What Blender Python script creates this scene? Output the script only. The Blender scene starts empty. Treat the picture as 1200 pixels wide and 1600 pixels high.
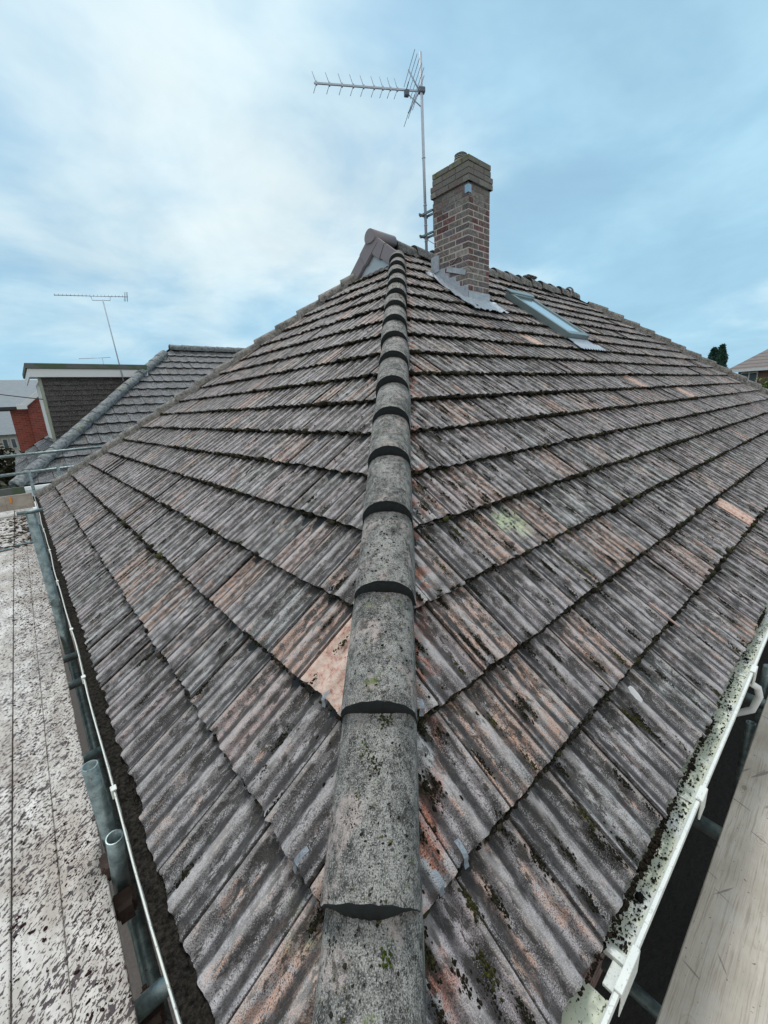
import bpy, bmesh, math, random
import numpy as np
from mathutils import Vector, Matrix
random.seed(7); np.random.seed(7)
SC = bpy.context.scene; COL = SC.collection
R = math.radians; PI = math.pi

# ---------------------------------------------------------------- camera
CAM = (-0.044, -0.230, 1.353); YAW, PITCH, ROLL, FPX = 0.8644, -0.2572, -0.0547, 644.1
f = Vector((math.cos(YAW)*math.cos(PITCH), math.sin(YAW)*math.cos(PITCH), math.sin(PITCH)))
r0 = f.cross(Vector((0, 0, 1))).normalized(); u0 = r0.cross(f)
rt = r0*math.cos(ROLL) + u0*math.sin(ROLL); up = -r0*math.sin(ROLL) + u0*math.cos(ROLL)
cd = bpy.data.cameras.new('camera'); cam = bpy.data.objects.new('camera', cd); COL.objects.link(cam)
mw = Matrix((rt, up, -f)).transposed().to_4x4(); mw.translation = Vector(CAM)
cam.matrix_world = mw
cd.sensor_fit = 'HORIZONTAL'; cd.sensor_width = 36; cd.lens = 36*FPX/1200
cd.clip_start = 0.02; cd.clip_end = 5000
SC.camera = cam
SC.render.resolution_x = 768; SC.render.resolution_y = 1024

# ---------------------------------------------------------------- node helper
class G:
    def __init__(s, tree):
        s.t = tree; s.t.nodes.clear()
    def n(s, typ, **kw):
        nd = s.t.nodes.new('ShaderNode'+typ)
        for k, v in kw.items(): setattr(nd, k, v)
        return nd
    def set(s, sock, v):
        if isinstance(v, bpy.types.NodeSocket): s.t.links.new(v, sock)
        elif v is not None:
            if isinstance(v, (tuple, list)) and len(v) == 3 and sock.type == 'RGBA': v = (*v, 1)
            if isinstance(v, (int, float)) and sock.type == 'RGBA': v = (v, v, v, 1)
            if isinstance(v, (int, float)) and sock.type == 'VECTOR': v = (v, v, v)
            sock.default_value = v
    def m(s, op, a, b=None, c=None, clamp=False):
        nd = s.n('Math', operation=op, use_clamp=clamp)
        s.set(nd.inputs[0], a)
        if b is not None: s.set(nd.inputs[1], b)
        if c is not None: s.set(nd.inputs[2], c)
        return nd.outputs[0]
    def v(s, op, a, b=None):
        nd = s.n('VectorMath', operation=op); s.set(nd.inputs[0], a)
        if b is not None: s.set(nd.inputs[1], b)
        return nd.outputs['Value'] if op in ('DOT_PRODUCT', 'LENGTH', 'DISTANCE') else nd.outputs[0]
    def noise(s, vec, scale=5, detail=4, rough=.55, dist=0):
        nd = s.n('TexNoise'); s.set(nd.inputs['Vector'], vec)
        for k, v in (('Scale', scale), ('Detail', detail), ('Roughness', rough), ('Distortion', dist)): s.set(nd.inputs[k], v)
        return nd.outputs['Fac']
    def vor(s, vec, scale=5, out='Distance', rnd=1.0):
        nd = s.n('TexVoronoi'); s.set(nd.inputs['Vector'], vec); s.set(nd.inputs['Scale'], scale); s.set(nd.inputs['Randomness'], rnd)
        return nd.outputs[out]
    def ss(s, x, a, b, lo=0., hi=1.):
        nd = s.n('MapRange', interpolation_type='SMOOTHSTEP')
        for i, v in enumerate((x, a, b, lo, hi)): s.set(nd.inputs[i], v)
        return nd.outputs[0]
    def mix(s, fac, a, b, mode='MIX'):
        nd = s.n('Mix', data_type='RGBA', blend_type=mode, clamp_factor=True)
        s.set(nd.inputs[0], fac); s.set(nd.inputs[6], a); s.set(nd.inputs[7], b)
        return nd.outputs[2]
    def comb(s, x, y, z=0.):
        nd = s.n('CombineXYZ')
        for i, v in enumerate((x, y, z)): s.set(nd.inputs[i], v)
        return nd.outputs[0]
    def sep(s, v):
        nd = s.n('SeparateXYZ'); s.set(nd.inputs[0], v); return nd.outputs
    def attr(s, name, out='Color'):
        return s.n('Attribute', attribute_name=name).outputs[out]
    def pos(s, which='Object'):
        return s.n('TexCoord').outputs[which]
    def bump(s, h, dist=.002, strength=1., nrm=None):
        nd = s.n('Bump'); s.set(nd.inputs['Height'], h); s.set(nd.inputs['Distance'], dist); s.set(nd.inputs['Strength'], strength)
        if nrm is not None: s.set(nd.inputs['Normal'], nrm)
        return nd.outputs[0]
    def out(s, col, rough=.8, metal=0., nrm=None, spec=None, extra=None):
        b = s.n('BsdfPrincipled'); s.set(b.inputs['Base Color'], col); s.set(b.inputs['Roughness'], rough); s.set(b.inputs['Metallic'], metal)
        if nrm is not None: s.set(b.inputs['Normal'], nrm)
        if spec is not None: s.set(b.inputs['Specular IOR Level'], spec)
        for k, v in (extra or {}).items(): s.set(b.inputs[k], v)
        o = s.n('OutputMaterial'); s.t.links.new(b.outputs[0], o.inputs[0])

def mat(name, fn):
    m = bpy.data.materials.new(name); m.use_nodes = True
    fn(G(m.node_tree)); return m

# ---------------------------------------------------------------- sky and sun
SUN_EL, SUN_AZ = R(60), R(66)      # azimuth from +X towards +Y
w = bpy.data.worlds.new('World'); SC.world = w; w.use_nodes = True
g = G(w.node_tree)
sky = g.n('TexSky', sky_type='NISHITA'); sky.sun_disc = False
sky.sun_elevation = SUN_EL; sky.sun_rotation = R(90)-SUN_AZ; sky.air_density = 1.0; sky.dust_density = 1.5; sky.ozone_density = 2.0
d = g.v('NORMALIZE', g.pos('Generated'))
sx, sy, sz = g.sep(d)
den = g.m('ADD', g.m('MAXIMUM', sz, 0.), .22)
pv = g.comb(g.m('DIVIDE', sx, den), g.m('DIVIDE', sy, den), .3)
n1 = g.noise(pv, .62, 5, .48, .5)
n2 = g.noise(pv, 1.9, 5, .55, .3)
bright = g.v('DOT_PRODUCT', d, (0.40, 0.80, 0.447))      # where the cloud is thinnest and brightest
b1 = g.ss(bright, .80, 1.0)
c = g.m('ADD', g.m('MULTIPLY', n1, 1.15), g.m('MULTIPLY', n2, .50))
c = g.m('ADD', c, g.m('MULTIPLY', b1, .26))
fac = g.ss(g.m('ADD', c, g.m('MULTIPLY', g.m('SUBTRACT', n2, .5), .35)), .80, 1.38)
blue = g.mix(.80, sky.outputs[0], (3.8, 6.6, 8.6))
blue = g.mix(g.ss(sz, -.05, .45), g.mix(.8, blue, (4.0, 6.8, 8.7)), blue)
hz = g.mix(g.ss(n2, .35, .7), blue, (4.5, 7.3, 9.0))
cl = g.mix(fac, hz, (8.2, 9.5, 9.9))
sh_ = g.ss(g.noise(pv, 1.1, 6, .6, .6), .30, .66, .90, 1.05)
cl = g.mix(1., cl, g.comb(sh_, g.m('ADD', g.m('MULTIPLY', sh_, .9), .1), g.m('ADD', g.m('MULTIPLY', sh_, .8), .2)), 'MULTIPLY')
# unseen sky behind the camera and overhead: grey-white cloud added to neutralise blue light
back = g.m('MAXIMUM', g.ss(g.v('DOT_PRODUCT', d, (-.65, -.76, .05)), -.15, .45), g.ss(sz, .80, .96))
cl = g.mix(back, cl, (8.9, 8.9, 8.8))
bg = g.n('Background'); g.set(bg.inputs[0], cl); bg.inputs[1].default_value = .1
o = g.n('OutputWorld'); w.node_tree.links.new(bg.outputs[0], o.inputs[0])
sd = bpy.data.lights.new('sun', 'SUN'); sd.energy = 2.0; sd.angle = R(16); sd.color = (1, .97, .93)
so = bpy.data.objects.new('sun', sd); COL.objects.link(so)
sv = Vector((math.cos(SUN_AZ)*math.cos(SUN_EL), math.sin(SUN_AZ)*math.cos(SUN_EL), math.sin(SUN_EL)))
so.rotation_euler = sv.to_track_quat('Z', 'Y').to_euler()
SC.view_settings.view_transform = 'Standard'; SC.view_settings.look = 'None'; SC.view_settings.exposure = 0; SC.view_settings.gamma = 1

# ---------------------------------------------------------------- object helpers
def link(o, parent=None):
    COL.objects.link(o)
    if parent is not None: o.parent = parent
    return o
def tag(o, label=None, cat=None, group=None, kind=None):
    if label: o['label'] = label
    if cat: o['category'] = cat
    if group: o['group'] = group
    if kind: o['kind'] = kind
    return o
def empty(name, loc=(0, 0, 0), label=None, cat=None, group=None):
    o = link(bpy.data.objects.new(name, None)); o.location = loc; o.empty_display_size = .1
    return tag(o, label, cat, group)
def obj(name, bm, mats, parent=None, smooth=False, world=True):
    """bm is in world coordinates; parents sit unrotated, so only the translation is taken off"""
    if isinstance(bm, bmesh.types.BMesh):
        me = bpy.data.meshes.new(name); bm.normal_update(); bm.to_mesh(me); bm.free()
    else: me = bm
    for m_ in (mats if isinstance(mats, (list, tuple)) else [mats]): me.materials.append(m_)
    if smooth: me.shade_smooth()
    o = bpy.data.objects.new(name, me); link(o, parent)
    if parent is not None and world:
        off = Vector((0, 0, 0)); p = parent
        while p is not None: off += p.location; p = p.parent
        o.location = -off
    return o
def box(bm, lo, hi, mi=0):
    lo = Vector(lo); hi = Vector(hi)
    vs = [bm.verts.new((x, y, z)) for x in (lo.x, hi.x) for y in (lo.y, hi.y) for z in (lo.z, hi.z)]
    for q in ((0, 1, 3, 2), (4, 6, 7, 5), (0, 4, 5, 1), (2, 3, 7, 6), (0, 2, 6, 4), (1, 5, 7, 3)):
        bm.faces.new([vs[i] for i in q]).material_index = mi
    return vs
def obox(bm, c, ax, ay, az, hx, hy, hz, mi=0):
    c = Vector(c); ax, ay, az = Vector(ax), Vector(ay), Vector(az)
    vs = [bm.verts.new(c+ax*hx*i+ay*hy*j+az*hz*k) for i in (-1, 1) for j in (-1, 1) for k in (-1, 1)]
    for q in ((0, 1, 3, 2), (4, 6, 7, 5), (0, 4, 5, 1), (2, 3, 7, 6), (0, 2, 6, 4), (1, 5, 7, 3)):
        bm.faces.new([vs[i] for i in q]).material_index = mi
    return vs
def bev(bm, w_=.002, seg=1):
    bmesh.ops.bevel(bm, geom=bm.edges[:], offset=w_, segments=seg, affect='EDGES', clamp_overlap=True)
def tube(bm, a, b, r, n=16, hollow=0., mi=0, caps=True, r2=None):
    a = Vector(a); b = Vector(b); z = (b-a).normalized(); x = z.orthogonal().normalized(); y = z.cross(x)
    r2 = r if r2 is None else r2
    def ring(c, rr): return [bm.verts.new(c+(x*math.cos(2*PI*i/n)+y*math.sin(2*PI*i/n))*rr) for i in range(n)]
    A = ring(a, r); B = ring(b, r2)
    fs = []
    for i in range(n): fs.append(bm.faces.new((A[i], A[(i+1) % n], B[(i+1) % n], B[i])))
    for f_ in fs: f_.smooth = True; f_.material_index = mi
    if hollow:
        A2 = ring(a, r-hollow); B2 = ring(b, r2-hollow)
        for i in range(n):
            j = (i+1) % n
            f_ = bm.faces.new((A2[j], A2[i], B2[i], B2[j])); f_.smooth = True
            bm.faces.new((A[j], A[i], A2[i], A2[j])); bm.faces.new((B[i], B[j], B2[j], B2[i]))
    elif caps:
        bm.faces.new(A[::-1]).material_index = mi; bm.faces.new(B).material_index = mi
def path(bm, pts, r, n=6):
    pts = [Vector(p) for p in pts]; prev = None
    x = (pts[1]-pts[0]).orthogonal().normalized()
    for i, p in enumerate(pts):
        z = (pts[min(i+1, len(pts)-1)]-pts[max(i-1, 0)]).normalized()
        x = (x-z*x.dot(z)).normalized(); y = z.cross(x)
        ring = [bm.verts.new(p+(x*math.cos(2*PI*k/n)+y*math.sin(2*PI*k/n))*r) for k in range(n)]
        if prev:
            for k in range(n): bm.faces.new((prev[k], prev[(k+1) % n], ring[(k+1) % n], ring[k])).smooth = True
        prev = ring
def BM(): return bmesh.new()

# ---------------------------------------------------------------- materials
def simple(name, col, rough=.6, metal=0., var=.25, scale=8., spec=None, bumpd=.0):
    def fn(g):
        p = g.pos(); n = g.noise(p, scale, 5, .6)
        c = g.mix(n, tuple(max(0, x*(1-var)) for x in col), tuple(x*(1+var) for x in col))
        nr = g.bump(g.noise(p, scale*8, 3), bumpd) if bumpd else None
        g.out(c, rough, metal, nr, spec)
    return mat(name, fn)

def roof_tile_fn(dark, light, orange=1., lich=1., hipstain=True, troughs=.9):
    def fn(g):
        uv = g.attr('uvm', 'Vector'); tl = g.attr('tile', 'Vector'); ps = g.attr('posn', 'Vector')
        ux, uy, uz = g.sep(uv); r1, r2, r3 = g.sep(tl); dist, vv, uu = g.sep(ps)
        P = g.comb(ux, uy, g.m('MULTIPLY', r1, 20.))
        Pv = g.comb(ux, uy, g.m('MULTIPLY', r1, 2.))
        S = g.comb(g.m('MULTIPLY', ux, 4.0), uy, g.m('MULTIPLY', r1, 31.))       # streaks run up and down the slope
        big = g.noise(P, 9, 5, .6); st = g.noise(S, 14, 5, .65); fine = g.noise(P, 320, 3, .6); mid = g.noise(P, 45, 5, .65)
        k = g.m('ADD', g.m('MULTIPLY', big, .85), g.m('MULTIPLY', st, .28))
        base = g.mix(g.ss(k, .42, .70), dark, light)
        # the tint of the concrete changes from tile to tile
        base = g.mix(g.ss(r2, .3, 1., 0., .55), base, g.mix(1., base, (1.10, .97, 1.01), 'MULTIPLY'))
        base = g.mix(g.ss(r2, .30, 0., 0., .5), base, g.mix(1., base, (.95, 1.07, 1.0), 'MULTIPLY'))
        br = g.ss(r1, 0., 1., .80, 1.2)
        base = g.mix(1., base, g.comb(br, br, br), 'MULTIPLY')
        # the worn coating lets pink and orange concrete show in long streaks
        om = g.m('ADD', g.m('MULTIPLY', g.noise(S, 6.5, 6, .62), 1.0), g.m('MULTIPLY', g.m('POWER', r3, 5.), .26*orange))
        om = g.m('MULTIPLY', g.ss(om, .60+.05*(1-orange), .67+.05*(1-orange)), g.ss(mid, .36, .56))
        oc = g.mix(g.noise(P, 14, 3), (.56, .26, .15), (.60, .46, .38))
        oc = g.mix(g.ss(r2, .5, .9), oc, (.46, .35, .34))
        base = g.mix(g.m('MULTIPLY', om, .82), base, oc)
        # pale worn arris beside each joint
        ar = g.m('MULTIPLY', g.ss(g.m('ABSOLUTE', g.m('SUBTRACT', uu, .955)), .03, .008), g.ss(g.noise(g.comb(g.m('MULTIPLY', r1, 9.), uy, 0.), 12, 4), .46, .60))
        base = g.mix(g.m('MULTIPLY', ar, .8*min(1, orange)), base, (.45, .33, .26))
        if hipstain:
            hs = g.m('MULTIPLY', g.ss(g.m('ADD', dist, g.m('MULTIPLY', g.noise(P, 11, 4), .16)), .40, .28), g.ss(g.noise(g.pos(), 6, 3), .38, .46))
            hs_m = g.m('MULTIPLY', hs, .92); hs_c = g.mix(g.ss(g.noise(g.pos(), 13, 4), .46, .56), (.48, .18, .11), (.58, .59, .60))
            base = g.mix(hs_m, base, hs_c)
        # lichen: pale blots, fine specks
        lb = g.m('MULTIPLY', g.ss(g.noise(P, 26, 5, .7, .6), .60, .70), .6*lich)
        base = g.mix(lb, base, g.mix(g.ss(r3, .2, .8), (.34, .35, .31), (.40, .40, .38)))
        gl = g.m('MULTIPLY', g.ss(g.noise(g.pos(), 2.1, 2), .62, .72), g.ss(g.noise(P, 20, 4), .5, .62))
        base = g.mix(g.m('MULTIPLY', gl, .5*lich), base, (.26, .31, .13))
        base = g.mix(g.ss(fine, .54, .64, 0., .8), base, (.50, .48, .46))
        base = g.mix(g.ss(fine, .47, .38, 0., .85), base, (.022, .021, .022))
        vd = g.m('MULTIPLY', g.ss(g.vor(P, 250), .30, .16), g.ss(mid, .42, .6))
        base = g.mix(g.m('MULTIPLY', vd, .7), base, (.55, .55, .54))
        # black crust of old moss in streaked patches
        bk = g.ss(g.m('ADD', g.noise(g.comb(g.m('MULTIPLY', ux, 2.6), uy, r1), 20, 6, .72, .3), g.m('MULTIPLY', g.m('MAXIMUM', vv, 0.), .12)), .565, .635)
        base = g.mix(g.m('MULTIPLY', bk, .85), base, (.028, .026, .020))
        tr = g.ss(g.m('ABSOLUTE', g.m('SUBTRACT', uu, .18)), .10, .03)  # groove shade painted into the tile colour, together with trough dirt
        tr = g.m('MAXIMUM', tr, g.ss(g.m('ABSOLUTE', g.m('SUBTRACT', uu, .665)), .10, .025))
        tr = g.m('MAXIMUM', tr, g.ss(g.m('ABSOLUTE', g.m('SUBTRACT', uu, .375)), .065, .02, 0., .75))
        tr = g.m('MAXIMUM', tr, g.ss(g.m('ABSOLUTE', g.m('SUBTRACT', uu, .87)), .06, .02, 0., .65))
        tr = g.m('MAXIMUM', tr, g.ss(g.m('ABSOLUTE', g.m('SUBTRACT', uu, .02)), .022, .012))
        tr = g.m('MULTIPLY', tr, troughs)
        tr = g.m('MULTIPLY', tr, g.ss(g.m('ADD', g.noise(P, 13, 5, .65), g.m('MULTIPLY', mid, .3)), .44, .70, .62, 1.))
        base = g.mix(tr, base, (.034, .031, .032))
        wr = g.m('MULTIPLY', g.ss(g.m('ABSOLUTE', g.m('SUBTRACT', uu, .50)), .11, .04), g.ss(g.noise(S, 9, 4), .38, .60, .1, .6))
        wr = g.m('MAXIMUM', wr, g.m('MULTIPLY', g.ss(g.m('ABSOLUTE', g.m('SUBTRACT', uu, .975)), .05, .02), .35))
        base = g.mix(g.m('MULTIPLY', wr, troughs), base, (.50, .48, .48))
        if hipstain:       # one big pale green lichen colony
            dd_ = g.m('ADD', g.v('DISTANCE', g.pos(), (1.90, .96, .71)), g.m('MULTIPLY', g.noise(S, 9, 4), .22))
            gm_ = g.m('MULTIPLY', g.ss(dd_, .25, .17), g.ss(mid, .40, .52))
            base = g.mix(g.m('MULTIPLY', gm_, .8), base, g.mix(g.noise(P, 30, 3), (.30, .42, .14), (.66, .70, .58)))
        base = g.mix(g.m('MULTIPLY', g.ss(r3, 1.0, 1.08), g.ss(g.m('ADD', mid, g.m('MULTIPLY', fine, .5)), .46, .66, 0., .84)), base, g.mix(g.ss(mid, .35, .6), (.60, .33, .26), (.72, .58, .50)))    # a few tiles have lost their whole coating
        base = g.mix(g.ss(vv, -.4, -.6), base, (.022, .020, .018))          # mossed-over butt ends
        h = g.m('ADD', g.m('ADD', g.m('MULTIPLY', fine, .9), g.m('MULTIPLY', mid, 1.2)), g.m('MULTIPLY', g.noise(P, 60, 2), .6))
        g.out(base, .72, 0., g.bump(h, .0035, 1.), .35)
    return fn
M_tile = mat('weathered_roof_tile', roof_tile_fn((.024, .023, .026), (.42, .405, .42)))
M_tile_n = mat('grey_pantile', roof_tile_fn((.045, .055, .068), (.16, .185, .215), .25, 1.3, False, 0.))
M_tile_d = mat('dark_cheek_tile', roof_tile_fn((.030, .028, .032), (.075, .070, .075), -.9, .7, False, 0.))

def hip_fn(g):
    p = g.pos(); oi = g.n('ObjectInfo').outputs['Random']
    P = g.v('ADD', p, g.comb(g.m('MULTIPLY', oi, 17.), g.m('MULTIPLY', oi, 5.), oi))
    big = g.noise(P, 9, 6, .7); mid = g.noise(P, 38, 5, .7); fine = g.noise(P, 300, 3, .6)
    c = g.mix(g.ss(g.m('ADD', g.m('MULTIPLY', big, .5), g.m('MULTIPLY', mid, .6)), .42, .68), (.055, .056, .054), (.34, .335, .315))
    c = g.mix(g.ss(fine, .53, .66, 0., .8), c, (.46, .46, .44))
    c = g.mix(g.ss(fine, .47, .37, 0., .85), c, (.03, .032, .03))
    c = g.mix(g.m('MULTIPLY', g.ss(g.noise(P, 8, 4), .56, .64), g.ss(mid, .4, .6, .3, .8)), c, (.45, .38, .36))
    c = g.mix(g.m('MULTIPLY', g.ss(g.vor(P, 210), .34, .2), g.ss(big, .42, .6)), c, (.46, .47, .45))
    hole = g.m('MAXIMUM', g.ss(g.noise(P, 60, 4, .7), .60, .64), g.m('MULTIPLY', g.ss(g.noise(P, 16, 5, .75), .58, .66), .8))
    c = g.mix(g.m('MULTIPLY', hole, .85), c, (.035, .035, .03))
    gm = g.m('MULTIPLY', g.ss(g.noise(P, 22, 5, .7), .60, .68), g.ss(g.noise(P, 4.0, 2), .46, .56))
    c = g.mix(g.m('MULTIPLY', gm, .8), c, g.mix(mid, (.06, .085, .02), (.18, .22, .06)))
    h = g.m('ADD', g.m('ADD', fine, g.m('MULTIPLY', mid, 1.4)), g.m('MULTIPLY', hole, -.8))
    g.out(c, .85, 0., g.bump(h, .004, 1.), .3)
def ridge_n_fn(g):
    P = g.v('ADD', g.pos(), g.m('MULTIPLY', g.n('ObjectInfo').outputs['Random'], 40.))
    g.out(g.mix(g.m('MULTIPLY', g.ss(g.noise(P, 3, 4), .60, .68), g.ss(g.noise(P, 30, 3), .45, .55)), g.mix(g.ss(g.noise(P, 12, 6, .75), .35, .65), (.085, .10, .11), (.29, .32, .33)), (.32, .30, .12)), .85, 0., g.bump(g.noise(P, 25, 4), .015))
M_hip_n = mat('cool_grey_ridge', ridge_n_fn)
M_hip = mat('lichened_ridge_concrete', hip_fn)
M_mortar = simple('dark_bedding', (.022, .028, .031), .9, var=.5, scale=60, bumpd=.003)
M_verge = simple('mauve_verge_tile', (.27, .25, .275), .75, var=.12, scale=14, bumpd=.001)
M_moss = mat('moss', lambda g: g.out(g.mix(g.noise(g.pos(), 260, 3), g.mix(1., g.attr('tile'), (.6, .6, .6), 'MULTIPLY'), g.attr('tile')), .95, 0., g.bump(g.noise(g.pos(), 400, 3), .002), .1))

def lead_fn(g):
    p = g.pos(); n = g.noise(p, 14, 5, .6)
    c = g.mix(n, (.32, .38, .44), (.60, .67, .74)); c = g.mix(g.ss(g.noise(p, 45, 4), .6, .72), c, (.6, .64, .68))
    g.out(c, .5, .25, g.bump(g.noise(p, 16, 5, .7, .8), .02))
M_lead = mat('lead_sheet', lead_fn)
def galv_fn(g):
    p = g.pos(); n = g.noise(p, 22, 5, .65)
    c = g.mix(g.ss(n, .3, .7), (.11, .155, .165), (.27, .34, .345))
    c = g.mix(g.ss(g.vor(p, 60), .2, .1, 0., .3), c, (.5, .55, .55))
    c = g.mix(g.ss(g.noise(p, 9, 5, .7), .64, .74, 0., .8), c, (.14, .12, .09))
    c = g.mix(g.ss(g.noise(p, 70, 3), .66, .72, 0., .7), c, (.05, .055, .05))
    g.out(c, .42, .55, g.bump(g.noise(p, 90, 3), .0006))
M_galv = mat('galvanised_tube', galv_fn)
M_rust = simple('rusty_coupler', (.09, .06, .05), .8, .3, .5, 60, bumpd=.002)
M_alu = simple('aerial_aluminium', (.50, .58, .68), .5, .2, .15, 30)
M_plas = simple('aerial_plastic', (.12, .16, .22), .5, 0, .2, 30)
def upvc(algae, dirty):
    def fn(g):
        p = g.pos(); n = g.noise(p, 9, 5, .65); f2 = g.noise(p, 60, 4, .7)
        c = g.mix(g.ss(n, .35, .7), (.66, .70, .68), (.78, .80, .79))
        c = g.mix(g.m('MULTIPLY', g.ss(n, .36, .56), algae), c, g.mix(f2, (.52, .56, .42), (.68, .72, .60)))
        c = g.mix(g.ss(f2, .58, .66, 0., dirty), c, (.07, .07, .05))
        c = g.mix(g.ss(g.noise(p, 140, 3), .62, .68, 0., dirty), c, (.05, .05, .04))
        g.out(c, .55, 0., g.bump(f2, .0015))
    return fn
M_gutter = mat('white_gutter_plastic', upvc(.2, .35)); M_gutin = mat('algae_gutter_lining', upvc(.9, 1.))
M_lip = mat('grey_gutter_plastic', upvc(.4, .6))
M_muck = mat('gutter_silt', lambda g: g.out(g.mix(g.ss(g.noise(g.pos(), 70, 5, .7), .35, .7), (.007, .0065, .006), (.042, .037, .030)), .95, 0., g.bump(g.noise(g.pos(), 60, 5, .7), .012), .1))
def ply_fn(g):
    p = g.pos(); x, y, z = g.sep(p)
    S = g.comb(g.m('MULTIPLY', x, 4.), y, z)
    n = g.noise(S, 5, 5, .6)
    c = g.mix(g.ss(n, .3, .72), (.42, .395, .365), (.66, .645, .62))
    c = g.mix(g.ss(g.noise(p, 2.3, 4), .48, .62, 0., .6), c, (.36, .31, .26))
    ca, sa = math.cos(.75), math.sin(.75)
    X = g.m('ADD', g.m('MULTIPLY', x, ca), g.m('MULTIPLY', y, sa)); Y = g.m('SUBTRACT', g.m('MULTIPLY', y, ca), g.m('MULTIPLY', x, sa))
    Q = g.comb(g.m('MULTIPLY', X, .55), Y, z)
    gate = g.ss(g.m('ADD', g.noise(p, 3.4, 5, .65), g.m('MULTIPLY', g.m('ADD', x, .38), .75)), .40, .56)
    wet = g.m('MULTIPLY', g.ss(g.noise(p, 11, 4, .7), .45, .6), gate)
    c = g.mix(g.m('MULTIPLY', wet, .35), c, (.26, .22, .19))
    n3 = g.m('ADD', g.noise(Q, 75, 3, .6, .2), g.m('MULTIPLY', gate, .05))
    c = g.mix(g.ss(n3, .595, .62), c, (.045, .030, .032))
    n4 = g.m('ADD', g.noise(Q, 150, 2, .5), g.m('MULTIPLY', gate, .05))
    c = g.mix(g.ss(n4, .615, .64, 0., .9), c, (.07, .05, .048))
    n5 = g.m('ADD', g.noise(Q, 30, 4, .65), g.m('MULTIPLY', gate, .06))
    c = g.mix(g.ss(n5, .675, .69), c, (.038, .026, .030))
    g.out(c, .6, 0., g.bump(g.noise(Q, 62, 4, .62), .003))
M_ply = mat('splattered_board', ply_fn)
def wood_fn(g):
    p = g.pos(); x, y, z = g.sep(p)
    wob = g.m('MULTIPLY', g.noise(p, 3.2, 3), .10)
    S = g.comb(g.m('MULTIPLY', x, .14), g.m('ADD', g.m('MULTIPLY', y, 5.), wob), z)
    gr = g.noise(S, 42, 6, .65); bl = g.noise(p, 3.5, 5, .6)
    c = g.mix(g.ss(bl, .3, .7), (.36, .325, .275), (.53, .49, .43))
    c = g.mix(g.ss(gr, .50, .64, 0., .6), c, (.27, .225, .18))
    c = g.mix(g.ss(gr, .42, .30, 0., .4), c, (.58, .54, .48))
    for i, (sc, rot) in enumerate(((5., .6), (4., -.5), (6., 1.2))):
        X = g.m('ADD', g.m('MULTIPLY', x, math.cos(rot)), g.m('MULTIPLY', y, math.sin(rot)))
        Y = g.m('SUBTRACT', g.m('MULTIPLY', y, math.cos(rot)), g.m('MULTIPLY', x, math.sin(rot)))
        sc_ = g.noise(g.comb(g.m('MULTIPLY', X, .09), Y, float(i)*3.), sc*8, 2, .4)
        c = g.mix(g.m('MULTIPLY', g.ss(sc_, .685, .71), .6), c, (.10, .085, .07))
    c = g.mix(g.ss(g.noise(p, 7, 5, .7), .50, .66, 0., .45), c, (.42, .41, .39))
    c = g.mix(g.ss(g.noise(p, 9, 5, .7, .8), .60, .70, 0., .55), c, (.17, .15, .13))
    kn = g.vor(g.comb(g.m('MULTIPLY', x, .6), y, 0.), 5.5)
    c = g.mix(g.ss(kn, .075, .05, 0., .7), c, (.20, .18, .12))
    c = g.mix(g.m('MULTIPLY', g.ss(kn, .20, .08), g.ss(g.m('SINE', g.m('MULTIPLY', kn, 160.)), .3, .9, 0., .35)), c, (.22, .19, .15))
    c = g.mix(g.ss(g.noise(p, 70, 4), .66, .71, 0., .8), c, (.05, .045, .04))
    g.out(c, .75, 0., g.bump(gr, .0015))
M_wood = mat('sawn_scaffold_board', wood_fn)
M_ground = mat('bare_soil', lambda g: g.out(g.mix(g.ss(g.noise(g.pos(), .06, 3), .45, .55), g.mix(g.noise(g.pos(), 14, 5, .7), (.03, .027, .023), (.11, .095, .08)), g.mix(g.noise(g.pos(), 3, 5), (.035, .05, .02), (.07, .09, .035))), .95, 0., g.bump(g.noise(g.pos(), 20, 5, .7), .03)))
M_soil = mat('shaded_soil', lambda g: g.out(g.mix(g.noise(g.pos(), 22, 5, .7), (.003, .0035, .004), (.03, .03, .028)), .95, 0., g.bump(g.noise(g.pos(), 20, 5, .7), .03)))  # soil on the right, shade of the gap put into its near-black colour
M_conc = mat('concrete_paving', lambda g: g.out(g.mix(g.noise(g.pos(), 30, 5, .7), (.20, .175, .155), (.44, .39, .36)), .9, 0., g.bump(g.noise(g.pos(), 60, 4), .004)))
def brick_attr_fn(g):
    p = g.pos(); c = g.attr('tile'); n = g.noise(p, 35, 5, .65); z = g.sep(p)[2]
    c = g.mix(g.ss(n, .35, .65), g.mix(1., c, (.62, .62, .62), 'MULTIPLY'), g.mix(1., c, (1.25, 1.25, 1.25), 'MULTIPLY'))
    c = g.mix(g.ss(g.m('ADD', z, g.m('MULTIPLY', g.noise(p, 6, 4), .5)), 4.10, 4.42, 0., .75), c, (.20, .205, .19))   # weathered head of the stack
    c = g.mix(g.m('MULTIPLY', g.ss(z, 4.2, 4.33), g.ss(g.noise(p, 16, 4), .45, .6)), c, (.16, .17, .06))
    c = g.mix(g.ss(g.noise(p, 110, 3), .6, .68, 0., .5), c, (.35, .33, .31))
    g.out(c, .9, 0., g.bump(n, .004), .2)
M_brick = mat('chimney_brick', brick_attr_fn)
def joint_fn(g):
    p = g.pos(); z = g.sep(p)[2]; n = g.noise(p, 30, 4)
    c = g.mix(n, (.42, .40, .37), (.60, .57, .53))
    c = g.mix(g.ss(g.m('ADD', z, g.m('MULTIPLY', g.noise(p, 6, 4), .5)), 3.95, 4.25, 0., .9), c, (.14, .145, .135))
    g.out(c, .95, 0., g.bump(n, .002))
M_joint = mat('lime_mortar', joint_fn)
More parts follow.
